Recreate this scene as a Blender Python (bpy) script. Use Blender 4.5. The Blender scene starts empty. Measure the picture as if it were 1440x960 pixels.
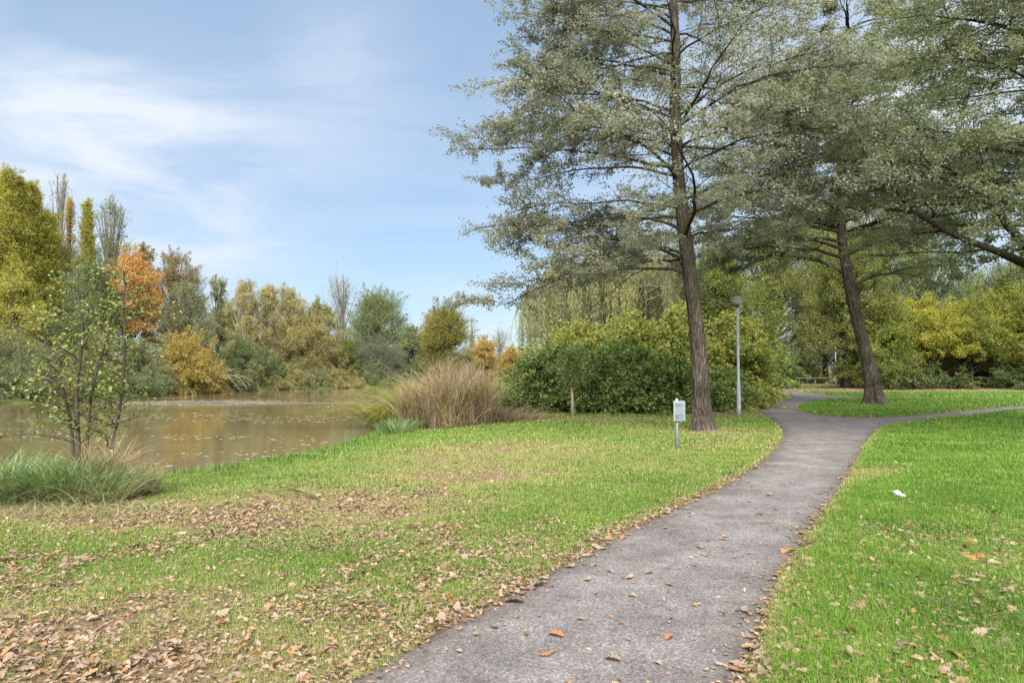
import bpy, math, random
import numpy as np
from mathutils import Vector
from mathutils.geometry import delaunay_2d_cdt

R = np.random.default_rng(7)
random.seed(7)
COL = bpy.context.scene.collection
F, CAMZ, HOR = 960.0, 1.6, 518.0          # focal length in photo pixels, eye height, horizon row


def gp(u, v, z=0.0):
    y = F * (CAMZ - z) / (v - HOR)
    return ((u - 720.0) / F * y, y)


# ------------------------------------------------------------------ noise
_T = np.random.default_rng(3).random((256, 256))


def vnoise(x, y):
    x = np.asarray(x, float); y = np.asarray(y, float)
    xi = np.floor(x).astype(int); yi = np.floor(y).astype(int)
    fx = x - xi; fy = y - yi
    fx = fx * fx * (3 - 2 * fx); fy = fy * fy * (3 - 2 * fy)
    a = _T[xi & 255, yi & 255]; b = _T[(xi + 1) & 255, yi & 255]
    c = _T[xi & 255, (yi + 1) & 255]; d = _T[(xi + 1) & 255, (yi + 1) & 255]
    return (a * (1 - fx) + b * fx) * (1 - fy) + (c * (1 - fx) + d * fx) * fy


def fbm(x, y, o=4):
    s = 0; a = .5; t = 0
    for i in range(o):
        s = s + a * vnoise(np.asarray(x) * 2 ** i + 17.3 * i, np.asarray(y) * 2 ** i + 5.1 * i); t += a; a *= .5
    return s / t


def sstep(a, b, x):
    t = np.clip((x - a) / (b - a), 0, 1)
    return t * t * (3 - 2 * t)


# ------------------------------------------------------------------ materials
def new_mat(name):
    m = bpy.data.materials.new(name); m.use_nodes = True
    nt = m.node_tree; nt.nodes.clear()
    out = nt.nodes.new('ShaderNodeOutputMaterial')
    return m, nt, out


def N(nt, t, **kw):
    n = nt.nodes.new(t)
    for k, v in kw.items():
        if k in n.inputs.keys():
            n.inputs[k].default_value = v
        else:
            setattr(n, k, v)
    return n


def L(nt, a, b):
    nt.links.new(a, b)


def math_n(nt, op, a, b=None, c=None):
    n = N(nt, 'ShaderNodeMath', operation=op)
    for i, x in enumerate((a, b, c)):
        if x is None: continue
        if isinstance(x, (int, float)): n.inputs[i].default_value = x
        else: L(nt, x, n.inputs[i])
    return n.outputs[0]


def ramp(nt, fac, cols, pos=None, interp='LINEAR'):
    r = nt.nodes.new('ShaderNodeValToRGB'); r.color_ramp.interpolation = interp
    n = len(cols)
    while len(r.color_ramp.elements) < n: r.color_ramp.elements.new(.5)
    for i, c in enumerate(cols):
        e = r.color_ramp.elements[i]
        e.position = pos[i] if pos else i / (n - 1)
        e.color = (*c, 1) if len(c) == 3 else c
    L(nt, fac, r.inputs[0])
    return r.outputs[0]


def noise(nt, vec, scale, detail=3, rough=.55, mapping=None):
    n = N(nt, 'ShaderNodeTexNoise'); n.inputs['Scale'].default_value = scale
    n.inputs['Detail'].default_value = detail; n.inputs['Roughness'].default_value = rough
    if mapping:
        mp = N(nt, 'ShaderNodeMapping'); mp.inputs['Scale'].default_value = mapping
        L(nt, vec, mp.inputs[0]); vec = mp.outputs[0]
    L(nt, vec, n.inputs['Vector'])
    return n.outputs['Fac']


def leaf_mat(name, cols, nscale=.6, mixr=.5, transl=.4, rough=.55, spec=.25, objrand=False, attr=None, ttint=(1.3, 1.4, .7)):
    """leaf colours vary from leaf to leaf and from branch to branch"""
    m, nt, out = new_mat(name)
    geo = N(nt, 'ShaderNodeNewGeometry'); tc = N(nt, 'ShaderNodeTexCoord')
    nz = noise(nt, tc.outputs['Object'], nscale, 3)
    nzc = math_n(nt, 'MULTIPLY_ADD', nz, 2.6, -.8)
    r = geo.outputs['Random Per Island']
    if objrand:
        oi = N(nt, 'ShaderNodeObjectInfo'); f = oi.outputs['Random']
        nzc = noise(nt, tc.outputs['Object'], 40)
        f = math_n(nt, 'MULTIPLY_ADD', nzc, .25, math_n(nt, 'MULTIPLY_ADD', f, .9, -.08))
    else:
        f = math_n(nt, 'ADD', math_n(nt, 'MULTIPLY', nzc, 1 - mixr), math_n(nt, 'MULTIPLY', r, mixr))
    c = ramp(nt, f, cols)
    if attr:
        at = N(nt, 'ShaderNodeAttribute', attribute_name=attr[0])
        c2 = ramp(nt, r, attr[1])
        mx = N(nt, 'ShaderNodeMix', data_type='RGBA')
        L(nt, at.outputs['Fac'], mx.inputs['Factor']); L(nt, c, mx.inputs['A']); L(nt, c2, mx.inputs['B'])
        c = mx.outputs['Result']
    p = N(nt, 'ShaderNodeBsdfPrincipled'); p.inputs['Roughness'].default_value = rough
    p.inputs['Specular IOR Level'].default_value = spec
    L(nt, c, p.inputs['Base Color'])
    if transl > 0:
        tm = N(nt, 'ShaderNodeMix', data_type='RGBA', blend_type='MULTIPLY'); tm.inputs['Factor'].default_value = 1; L(nt, c, tm.inputs['A']); tm.inputs['B'].default_value = (*ttint, 1)
        t = N(nt, 'ShaderNodeBsdfTranslucent'); L(nt, tm.outputs['Result'], t.inputs[0])
        mx = N(nt, 'ShaderNodeMixShader'); mx.inputs[0].default_value = transl
        L(nt, p.outputs[0], mx.inputs[1]); L(nt, t.outputs[0], mx.inputs[2])
        L(nt, mx.outputs[0], out.inputs[0])
    else:
        L(nt, p.outputs[0], out.inputs[0])
    return m


def bark_mat(name, cols, scale=6, stretch=.12, bump=.6, moss=None, dist=.02):
    m, nt, out = new_mat(name)
    tc = N(nt, 'ShaderNodeTexCoord')
    a = noise(nt, tc.outputs['Object'], scale, 5, .65, mapping=(1, 1, stretch))
    b = noise(nt, tc.outputs['Object'], 1.3, 3)
    f = math_n(nt, 'ADD', math_n(nt, 'MULTIPLY', a, .8), math_n(nt, 'MULTIPLY_ADD', b, .7, -.25))
    c = ramp(nt, f, cols, [.25 + .5 * i / (len(cols) - 1) for i in range(len(cols))])
    if moss:
        g = noise(nt, tc.outputs['Object'], 2.2, 5)
        sx = N(nt, 'ShaderNodeSeparateXYZ'); L(nt, tc.outputs['Object'], sx.inputs[0])
        hz = math_n(nt, 'SUBTRACT', sx.outputs[2], moss[1]); hz = math_n(nt, 'MULTIPLY', hz, .35)
        hz = N(nt, 'ShaderNodeClamp'); L(nt, math_n(nt, 'MULTIPLY', math_n(nt, 'SUBTRACT', sx.outputs[2], moss[1]), .4), hz.inputs[0])
        mm = math_n(nt, 'MULTIPLY', hz.outputs[0], math_n(nt, 'MULTIPLY', g, 1.2))
        mx = N(nt, 'ShaderNodeMix', data_type='RGBA')
        L(nt, mm, mx.inputs['Factor']); L(nt, c, mx.inputs['A']); mx.inputs['B'].default_value = (*moss[0], 1)
        c = mx.outputs['Result']
    vm = N(nt, 'ShaderNodeMapping'); vm.inputs['Scale'].default_value = (1, 1, .13); L(nt, tc.outputs['Object'], vm.inputs[0])
    wv = N(nt, 'ShaderNodeVectorMath', operation='ADD'); wn = N(nt, 'ShaderNodeTexNoise'); wn.inputs['Scale'].default_value = scale * .6; L(nt, vm.outputs[0], wn.inputs['Vector'])
    ws = N(nt, 'ShaderNodeVectorMath', operation='SCALE'); L(nt, wn.outputs['Color'], ws.inputs[0]); ws.inputs['Scale'].default_value = .10
    L(nt, vm.outputs[0], wv.inputs[0]); L(nt, ws.outputs[0], wv.inputs[1])
    vo = N(nt, 'ShaderNodeTexVoronoi', feature='DISTANCE_TO_EDGE'); vo.inputs['Scale'].default_value = scale * 1.1; L(nt, wv.outputs[0], vo.inputs['Vector'])
    cr = ramp(nt, vo.outputs['Distance'], [(.50, .47, .45), (1, 1, 1)], [.0, .16])
    mc = N(nt, 'ShaderNodeMix', data_type='RGBA', blend_type='MULTIPLY'); mc.inputs['Factor'].default_value = min(1, bump * .9); L(nt, c, mc.inputs['A']); L(nt, cr, mc.inputs['B']); c = mc.outputs['Result']
    pl = N(nt, 'ShaderNodeMath', operation='MINIMUM'); L(nt, vo.outputs['Distance'], pl.inputs[0]); pl.inputs[1].default_value = .25
    a = math_n(nt, 'ADD', a, math_n(nt, 'MULTIPLY', pl.outputs[0], 3.0))
    p = N(nt, 'ShaderNodeBsdfPrincipled'); p.inputs['Roughness'].default_value = .85
    p.inputs['Specular IOR Level'].default_value = .15
    L(nt, c, p.inputs['Base Color'])
    bp = N(nt, 'ShaderNodeBump'); bp.inputs['Strength'].default_value = bump; bp.inputs['Distance'].default_value = dist
    L(nt, a, bp.inputs['Height']); L(nt, bp.outputs[0], p.inputs['Normal'])
    L(nt, p.outputs[0], out.inputs[0])
    return m


def plain_mat(name, col, rough=.5, metal=0, var=.15, vscale=8, spec=.4):
    m, nt, out = new_mat(name)
    tc = N(nt, 'ShaderNodeTexCoord')
    a = noise(nt, tc.outputs['Object'], vscale, 5, .6)
    lo = tuple(x * (1 - var) for x in col); hi = tuple(min(1, x * (1 + var)) for x in col)
    c = ramp(nt, a, [lo, hi], [.3, .7])
    p = N(nt, 'ShaderNodeBsdfPrincipled'); p.inputs['Roughness'].default_value = rough
    p.inputs['Metallic'].default_value = metal; p.inputs['Specular IOR Level'].default_value = spec
    L(nt, c, p.inputs['Base Color']); L(nt, p.outputs[0], out.inputs[0])
    return m


# ------------------------------------------------------------------ mesh helpers
class MB:
    """collects vertices and faces, links them as one mesh object"""
    def __init__(s):
        s.v = []; s.f = {}; s.n = 0

    def add(s, V, *faces):
        V = np.asarray(V, np.float32).reshape(-1, 3)
        for f in faces:
            f = np.asarray(f, np.int64)
            if f.size: s.f.setdefault(f.shape[1], []).append(f + s.n)
        s.v.append(V); s.n += len(V)

    def mesh(s, name, smooth=False, attr=None):
        V = np.concatenate(s.v) if s.v else np.zeros((0, 3), np.float32)
        me = bpy.data.meshes.new(name)
        me.vertices.add(len(V)); me.vertices.foreach_set('co', V.ravel())
        idx = []; st = []; o = 0
        for k, fl in s.f.items():
            a = np.concatenate(fl); idx.append(a.ravel())
            st.append(o + np.arange(len(a)) * k); o += a.size
        idx = np.concatenate(idx); st = np.concatenate(st)
        me.loops.add(len(idx)); me.loops.foreach_set('vertex_index', idx.astype(np.int32))
        me.polygons.add(len(st)); me.polygons.foreach_set('loop_start', st.astype(np.int32))
        me.polygons.foreach_set('use_smooth', np.full(len(st), smooth, dtype=bool))
        me.update(calc_edges=True)
        if attr:
            at = me.attributes.new(attr[0], 'FLOAT', 'POINT'); at.data.foreach_set('value', np.asarray(attr[1], np.float32))
        return me

    def build(s, name, mat, parent=None, smooth=False, attr=None, loc=None):
        me = s.mesh(name, smooth, attr)
        if mat: me.materials.append(mat)
        o = bpy.data.objects.new(name, me); COL.objects.link(o)
        if parent: o.parent = parent
        if loc is not None: o.location = loc
        return o


def tube(mb, P, r, sides=6, cap=True):
    P = np.asarray(P, float); r = np.broadcast_to(np.asarray(r, float), (len(P),))
    T = np.gradient(P, axis=0); T /= np.linalg.norm(T, axis=1)[:, None] + 1e-9
    ref = np.array([0, 0, 1.]) if abs(T[:, 2]).mean() < .75 else np.array([1., 0, 0])
    A = np.cross(T, ref); A /= np.linalg.norm(A, axis=1)[:, None] + 1e-9
    B = np.cross(T, A)
    an = np.arange(sides) * 2 * math.pi / sides
    V = P[:, None, :] + r[:, None, None] * (np.cos(an)[None, :, None] * A[:, None, :] + np.sin(an)[None, :, None] * B[:, None, :])
    n = len(P)
    i = np.arange(n - 1)[:, None] * sides; j = np.arange(sides)[None, :]; k = (j + 1) % sides
    q = np.stack([i + j, i + k, i + sides + k, i + sides + j], -1).reshape(-1, 4)
    fs = [q]
    if cap and sides > 2:
        fs.append(np.arange(sides)[None, ::-1]); fs.append((n - 1) * sides + np.arange(sides)[None, :])
    mb.add(V.reshape(-1, 3), *fs)


def lathe(mb, prof, sides=24, c=(0, 0)):
    prof = np.asarray(prof, float); an = np.arange(sides) * 2 * math.pi / sides
    V = np.stack([c[0] + prof[:, 0:1] * np.cos(an), c[1] + prof[:, 0:1] * np.sin(an), np.repeat(prof[:, 1:2], sides, 1)], -1)
    n = len(prof); i = np.arange(n - 1)[:, None] * sides; j = np.arange(sides)[None, :]; k = (j + 1) % sides
    q = np.stack([i + j, i + k, i + sides + k, i + sides + j], -1).reshape(-1, 4)
    mb.add(V.reshape(-1, 3), q, np.arange(sides)[None, ::-1], (n - 1) * sides + np.arange(sides)[None, :])


def box(mb, c, s, bev=0.0):
    x, y, z = np.asarray(s) / 2.0
    if bev <= 0:
        V = np.array([[sx * x, sy * y, sz * z] for sz in (-1, 1) for sy in (-1, 1) for sx in (-1, 1)]) + np.asarray(c)
        Fq = [[0, 2, 3, 1], [4, 5, 7, 6], [0, 1, 5, 4], [1, 3, 7, 5], [3, 2, 6, 7], [2, 0, 4, 6]]
        mb.add(V, Fq); return
    b = bev                                   # box with chamfered vertical and top/bottom edges
    ring = lambda a, d: [(a, -d + b), (a, d - b), (a - b, d), (-a + b, d), (-a, d - b), (-a, -d + b), (-a + b, -d), (a - b, -d)]
    lv = [(-z, b), (-z + b, 0), (z - b, 0), (z, b)]
    V = []
    for zz, ins in lv:
        for (px, py) in ring(x - ins, y - ins): V.append((px, py, zz))
    V = np.array(V) + np.asarray(c)
    q = [[l * 8 + i, l * 8 + (i + 1) % 8, (l + 1) * 8 + (i + 1) % 8, (l + 1) * 8 + i] for l in range(3) for i in range(8)]
    mb.add(V, q, [list(range(7, -1, -1))], [list(range(24, 32))])


def unit(a):
    return a / (np.linalg.norm(a, axis=-1, keepdims=True) + 1e-9)


def leaves(mb, P, D, Ln, W, rng, up=.8, wob=.8, fold=0.0):
    """one small rhombic leaf at each point P, lying along direction D (with scatter)"""
    n = len(P)
    if n == 0: return
    Ln = np.broadcast_to(Ln, (n,)) * rng.uniform(.65, 1.25, n); W = Ln * W
    A = unit(np.asarray(D) + rng.normal(0, wob, (n, 3)))
    nr = unit(np.array([0, 0, up]) + rng.normal(0, .6, (n, 3)))
    S = unit(np.cross(A, nr)); U = np.cross(S, A)
    a = A * Ln[:, None]; s = S * (W / 2)[:, None]
    mid = P + a * .45
    lift = U * (fold * W)[:, None]
    V = np.stack([P, mid + s + lift, P + a, mid - s + lift], 1).reshape(-1, 3)
    i = np.arange(n)[:, None] * 4
    if fold:
        mb.add(V, np.concatenate([i + np.array([[0, 1, 2]]), i + np.array([[0, 2, 3]])]))
    else:
        mb.add(V, i + np.array([[0, 1, 2, 3]]))


def empty(name, loc, label=None, cat=None, group=None, rz=0.0):
    o = bpy.data.objects.new(name, None); COL.objects.link(o); o.location = loc; o.rotation_euler = (0, 0, rz)
    o.empty_display_size = .3
    return tag(o, label, cat, group)


def tag(o, label=None, cat=None, group=None, kind=None):
    if label: o['label'] = label
    if cat: o['category'] = cat
    if group: o['group'] = group
    if kind: o['kind'] = kind
    return o


def struct(o):
    o['kind'] = 'structure'; return o


# ------------------------------------------------------------------ plan of the place
def catmull(P, n=8, closed=False):
    P = [np.asarray(p, float) for p in P]; out = []
    m = len(P); rng_ = range(m if closed else m - 1)
    for i in rng_:
        p0 = P[(i - 1) % m] if closed or i > 0 else 2 * P[0] - P[1]
        p1 = P[i]; p2 = P[(i + 1) % m]
        p3 = P[(i + 2) % m] if closed or i + 2 < m else 2 * P[-1] - P[-2]
        for t in np.arange(n) / n:
            out.append(.5 * (2 * p1 + (p2 - p0) * t + (2 * p0 - 5 * p1 + 4 * p2 - p3) * t * t + (3 * p1 - p0 - 3 * p2 + p3) * t ** 3))
    if not closed: out.append(P[-1])
    return np.array(out)


WZ = -0.4
pond_pts = [(-60, 16.5), (-30, 13.6), (-16, 11.9), (-10.5, 11.2), (-6.5, 11.6), (-4.9, 13.5), (-4.35, 16), (-4.0, 18.2), (-3.5, 22.5), (-4.0, 27),
            (-5.5, 36), (-6.5, 46), (-8.2, 58), (-9.5, 70), (-11.5, 74), (-15, 73), (-20, 67), (-24, 61), (-25.6, 55), (-26.2, 48), (-27.8, 43), (-30, 38), (-36, 34), (-60, 32)]
POND = catmull(pond_pts, 5, True)
left_edge = [(-7.8, -8), (-3.2, -.6), (-.9, 3.4), (.47, 5.65), (1.33, 7.08), (2.6, 8.93), (3.97, 11.2), (5.55, 14.3), (6.95, 17.6), (8.1, 21.3), (9.2, 25.4),
             (10.8, 30), (14.2, 35.5), (16.3, 40), (17.4, 45), (18.4, 50), (20.5, 55.5), (24.5, 60), (30, 63.5), (40, 66)]
right_branch = [(41, 64.2), (30.6, 61.8), (25.5, 58.3), (21.8, 54), (20.2, 49), (19.4, 44), (19.2, 40.5), (20, 38.8), (24, 38), (34, 38), (34, 36.6), (24, 36.4), (19, 36.2), (16.2, 35.2), (13.4, 31.2), (11.4, 27.5),
                (10.6, 24.6), (10.9, 22.9), (12, 22.4), (14.6, 24), (18, 26.5), (22.2, 29.5), (34, 36), (36, 34.6), (26, 30.2), (20.2, 26.9), (16, 23.6), (12.9, 21.3), (10.2, 18.8), (8.25, 15.8),
                (6.3, 12.5), (4.23, 8.93), (2.83, 6.62), (1.87, 4.92), (1.12, 3.475), (-.9, -.4), (-5.5, -8)]
PATH = np.concatenate([catmull(left_edge, 8), catmull(right_branch, 7)])
_arc = np.cumsum(np.r_[0, np.linalg.norm(np.diff(PATH, axis=0), axis=1)])


def resample(P, step):
    d = np.r_[0, np.cumsum(np.linalg.norm(np.diff(P, axis=0), axis=1))]
    n = max(2, int(d[-1] / step)); t = np.linspace(0, d[-1], n)
    return np.stack([np.interp(t, d, P[:, 0]), np.interp(t, d, P[:, 1])], 1)


def inside(px, py, poly):
    r = np.zeros(px.shape, bool); n = len(poly)
    for i in range(n):
        x1, y1 = poly[i]; x2, y2 = poly[(i + 1) % n]
        if y1 == y2: continue
        c = ((y1 > py) != (y2 > py)) & (px < (x2 - x1) * (py - y1) / (y2 - y1) + x1)
        r ^= c
    return r


def pdist(px, py, poly, closed=True):
    d = np.full(px.shape, 1e9); n = len(poly)
    for i in range(n if closed else n - 1):
        x1, y1 = poly[i]; x2, y2 = poly[(i + 1) % n]
        dx, dy = x2 - x1, y2 - y1; l2 = dx * dx + dy * dy + 1e-12
        t = np.clip(((px - x1) * dx + (py - y1) * dy) / l2, 0, 1)
        d = np.minimum(d, (px - x1 - t * dx) ** 2 + (py - y1 - t * dy) ** 2)
    return np.sqrt(d)


class Field:
    """signed distance to a polygon, sampled on a grid (negative inside)"""
    def __init__(s, poly, x0, x1, y0, y1, h):
        s.x0, s.y0, s.h = x0, y0, h
        xs = np.arange(x0, x1 + h, h); ys = np.arange(y0, y1 + h, h)
        X, Y = np.meshgrid(xs, ys, indexing='ij')
        s.g = pdist(X, Y, poly) * np.where(inside(X, Y, poly), -1, 1); s.nx, s.ny = s.g.shape

    def __call__(s, x, y):
        fx = np.clip((np.asarray(x, float) - s.x0) / s.h, 0, s.nx - 1.001); fy = np.clip((np.asarray(y, float) - s.y0) / s.h, 0, s.ny - 1.001)
        i = fx.astype(int); j = fy.astype(int); a = fx - i; b = fy - j; g = s.g
        return (g[i, j] * (1 - a) + g[i + 1, j] * a) * (1 - b) + (g[i, j + 1] * (1 - a) + g[i + 1, j + 1] * a) * b


SDW = Field(POND, -62, 45, -5, 85, .25)
SDP = Field(PATH, -12, 45, -9, 70, .1)


def ground_z(x, y):
    w = SDW(x, y)
    z = np.where(w < 0, WZ + .5 * np.maximum(w, -2.0), WZ + .2 * sstep(0, .55, w) + .2 * sstep(.3, 4.5, w))
    p = SDP(x, y)
    far = sstep(.3, 2.5, p)
    z = z + far * sstep(0, 1, w) * (.10 * (fbm(x * .35, y * .35, 3) - .5))
    return z + .018 * sstep(.02, .2, p)


# patches of thin, dry or bare turf and of fallen leaves
def blob(x, y, cx, cy, rx, ry, ang=0):
    c, s = math.cos(ang), math.sin(ang); dx = x - cx; dy = y - cy
    return np.exp(-(((dx * c + dy * s) / rx) ** 2 + ((-dx * s + dy * c) / ry) ** 2))


def side_left(x, y):          # 1 on the pond side of the path
    xp = np.interp(y, [p[1] for p in left_edge[:-4]], [p[0] for p in left_edge[:-4]])
    return (x < xp).astype(float)


def litter(x, y):
    n = fbm(x * 1.1 + 9, y * 1.1 + 4, 4); lf = side_left(x, y); p = SDP(x, y)
    a = 1.15 * blob(x, y, -2.8, 4.0, 2.7, 1.35) + .7 * blob(x, y, -1.2, 4.4, 1.4, .8, .5) + 1.0 * blob(x, y, -2.2, 7.6, 1.6, 1.25, .15) + .55 * blob(x, y, -4.0, 5.7, 1.9, .6) + .3 * blob(x, y, -1.9, 5.9, 1.8, .8) + .25 * blob(x, y, -.2, 6.2, 1.3, .9, .6)
    a = a * (.12 + 1.5 * sstep(.38, .66, n)) * lf
    e = lf * 1.3 * np.exp(-(p / .19) ** 2) * sstep(16, 6, y) * (.4 + n) + lf * .16 * np.exp(-p / .8) * sstep(13, 5, y)
    r = (1 - lf) * (sstep(9, 3.5, y) * (.42 + 1.1 * sstep(.42, .64, n)) * 1.0 + .09 + .5 * np.exp(-(p / .14) ** 2) * sstep(12, 5, y) + .8 * sstep(44, 46.5, y) * (x > 20))
    r = r + lf * .05 * sstep(30, 10, y) + lf * .3 * blob(x, y, 5.1, 17.3, 1.6, 1.0)
    return np.clip(a + e + r, 0, 1.4)


def dry(x, y):
    n = fbm(x * .8 + 3, y * .8 + 31, 4); lf = side_left(x, y); p = SDP(x, y)
    a = lf * (.24 + .75 * blob(x, y, -.8, 10.6, 1.5, 1.5, .8) + .95 * blob(x, y, -2.2, 7.8, 1.7, 1.1, .15) + .75 * blob(x, y, -2.7, 3.8, 2.8, 1.15) + .8 * blob(x, y, -4.7, 7.3, 1.9, .55, -.05)
              + .6 * blob(x, y, 4.9, 17.0, 1.6, 1.2) + .5 * blob(x, y, 2.5, 21.6, 4, 1.3) + .5 * blob(x, y, 4.5, 14.2, 1.6, .8)
              + .35 * blob(x, y, 1.0, 13.5, 2.0, 2.6, .5) + .45 * blob(x, y, -.9, 13.4, 1.8, 1.0, .3))
    a = a * (.35 + 1.3 * n)
    a = a + (1 - lf) * (.55 * sstep(44, 47, y) + .8 * blob(x, y, 5.35, 10.3, .35, .9, -.9))
    a = a + .55 * np.exp(-(p / .13) ** 2)
    return np.clip(a, 0, 1)


# ------------------------------------------------------------------ ground, path, water
def grid_lines(a, b, fine0, fine1, h, far):
    l = list(np.arange(fine0, fine1 + h / 2, h)); s = h; x = fine1
    while x < b: s *= 1.35; x += s; l.append(min(x, b))
    s = h; x = fine0; lo = []
    while x > a: s *= 1.35; x -= s; lo.append(max(x, a))
    return np.array(lo[::-1] + l)


xs = grid_lines(-1800, 1800, -34, 38, .2, 0); ys = grid_lines(-300, 2500, -2, 76, .2, 0)
GX, GY = np.meshgrid(xs, ys, indexing='ij')
GZ = ground_z(GX, GY)
mb = MB(); nx, ny = GX.shape
i = np.arange(nx - 1)[:, None] * ny + np.arange(ny - 1)[None, :]
mb.add(np.stack([GX, GY, GZ], -1), np.stack([i, i + ny, i + ny + 1, i + 1], -1).reshape(-1, 4))


def ground_mat():
    m, nt, out = new_mat('turf')
    tc = N(nt, 'ShaderNodeTexCoord'); at = N(nt, 'ShaderNodeAttribute', attribute_name='dry')
    a = noise(nt, tc.outputs['Object'], 9, 6, .7); b = noise(nt, tc.outputs['Object'], 45, 4, .7)
    f = math_n(nt, 'ADD', math_n(nt, 'MULTIPLY', a, .5), math_n(nt, 'MULTIPLY', b, .5))
    g = ramp(nt, f, [(.035, .042, .014), (.07, .12, .018), (.13, .19, .03)], [.3, .5, .7])
    d = ramp(nt, f, [(.045, .03, .02), (.13, .09, .055), (.27, .20, .12)], [.3, .5, .7])
    mx = N(nt, 'ShaderNodeMix', data_type='RGBA')
    L(nt, math_n(nt, 'MINIMUM', math_n(nt, 'MULTIPLY', at.outputs['Fac'], 1.35), 1.0), mx.inputs['Factor']); L(nt, g, mx.inputs['A']); L(nt, d, mx.inputs['B'])
    p = N(nt, 'ShaderNodeBsdfPrincipled'); p.inputs['Roughness'].default_value = .9; p.inputs['Specular IOR Level'].default_value = .1
    bp = N(nt, 'ShaderNodeBump'); bp.inputs['Strength'].default_value = .8; bp.inputs['Distance'].default_value = .02
    L(nt, f, bp.inputs['Height']); L(nt, bp.outputs[0], p.inputs['Normal'])
    L(nt, mx.outputs['Result'], p.inputs['Base Color']); L(nt, p.outputs[0], out.inputs[0])
    return m


dd = dry(GX, GY) + .8 * (SDW(GX, GY) < .4) * (GY < 30)
# bare earth under the shrubs behind the lawn
dd = dd + .9 * blob(GX, GY, 4, 25.5, 6.5, 2.0) + .9 * sstep(46.5, 48, GY) * (GX > 20)
struct(mb.build('ground', ground_mat(), smooth=True, attr=('dry', np.clip(dd, 0, 1).ravel())))


def path_mat():
    m, nt, out = new_mat('asphalt')
    tc = N(nt, 'ShaderNodeTexCoord'); o = tc.outputs['Object']
    ag = N(nt, 'ShaderNodeTexVoronoi'); ag.inputs['Scale'].default_value = 85; L(nt, o, ag.inputs['Vector'])
    bw = N(nt, 'ShaderNodeRGBToBW'); L(nt, ag.outputs['Color'], bw.inputs[0])
    fine = noise(nt, o, 38, 6, .85); mid = noise(nt, o, 2.2, 5, .6); big = noise(nt, o, .55, 4)
    stain = noise(nt, o, 3.4, 5, .6, mapping=(.8, 1.3, 1))
    f = math_n(nt, 'ADD', math_n(nt, 'MULTIPLY', bw.outputs[0], .42), math_n(nt, 'ADD', math_n(nt, 'MULTIPLY', fine, .4), math_n(nt, 'MULTIPLY_ADD', mid, .5, -.1)))
    c = ramp(nt, f, [(.040, .036, .0345), (.096, .087, .084), (.137, .1255, .121), (.275, .258, .25)], [.25, .48, .64, .9])
    st = ramp(nt, stain, [(0, 0, 0), (1, 1, 1)], [.55, .70])
    mx = N(nt, 'ShaderNodeMix', data_type='RGBA', blend_type='MULTIPLY')
    L(nt, math_n(nt, 'MULTIPLY', st, .6), mx.inputs['Factor']); L(nt, c, mx.inputs['A']); mx.inputs['B'].default_value = (.50, .43, .39, 1)
    b2 = ramp(nt, big, [(.92, .90, .89), (1.10, 1.10, 1.10)], [.35, .65])
    m2 = N(nt, 'ShaderNodeMix', data_type='RGBA', blend_type='MULTIPLY'); m2.inputs['Factor'].default_value = 1
    L(nt, mx.outputs['Result'], m2.inputs['A']); L(nt, b2, m2.inputs['B'])
    # soil and leaf dust along the borders
    at = N(nt, 'ShaderNodeAttribute', attribute_name='edge')
    ed = math_n(nt, 'MULTIPLY', at.outputs['Fac'], math_n(nt, 'MULTIPLY_ADD', noise(nt, o, 14, 5, .7), 2.4, -.5))
    cl = N(nt, 'ShaderNodeClamp'); L(nt, ed, cl.inputs[0])
    m3 = N(nt, 'ShaderNodeMix', data_type='RGBA'); L(nt, cl.outputs[0], m3.inputs['Factor'])
    L(nt, m2.outputs['Result'], m3.inputs['A']); m3.inputs['B'].default_value = (.055, .042, .032, 1)
    p = N(nt, 'ShaderNodeBsdfPrincipled'); p.inputs['Roughness'].default_value = .8; p.inputs['Specular IOR Level'].default_value = .25
    bp = N(nt, 'ShaderNodeBump'); bp.inputs['Strength'].default_value = .55; bp.inputs['Distance'].default_value = .006
    L(nt, f, bp.inputs['Height']); L(nt, bp.outputs[0], p.inputs['Normal'])
    L(nt, m3.outputs['Result'], p.inputs['Base Color']); L(nt, p.outputs[0], out.inputs[0])
    return m


pe = resample(np.concatenate([PATH, PATH[:1]]), .12)[:-1]
nrm = np.stack([np.gradient(pe[:, 1]), -np.gradient(pe[:, 0])], 1); nrm = unit(nrm)
pe = pe + nrm * ((fbm(pe[:, 0] * 1.7, pe[:, 1] * 1.7, 4) - .5) * .16 + (vnoise(pe[:, 0] * 9, pe[:, 1] * 9) - .5) * .03)[:, None]
gx, gy = np.meshgrid(np.arange(-7, 40, .3), np.arange(-8, 66, .3), indexing='ij'); gx = gx.ravel(); gy = gy.ravel()
near = gy < 30
ok = (SDP(gx, gy) < -.12)
gxi, gyi = gx[ok], gy[ok]
e0 = len(pe)
allp = [Vector(p) for p in pe] + [Vector((a, b)) for a, b in zip(gxi, gyi)]
vs, _, fs, _, _, _ = delaunay_2d_cdt(allp, [(k, (k + 1) % e0) for k in range(e0)], [list(range(e0))], 1, 1e-5)
pv = np.array([(v[0], v[1]) for v in vs])
mb = MB(); mb.add(np.stack([pv[:, 0], pv[:, 1], np.full(len(pv), .008)], 1), np.array([list(f)[:3] for f in fs]))
sdp = SDP(pv[:, 0], pv[:, 1])
struct(mb.build('path', path_mat(), attr=('edge', np.clip(np.exp((sdp) / .10), 0, 1))))
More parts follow.
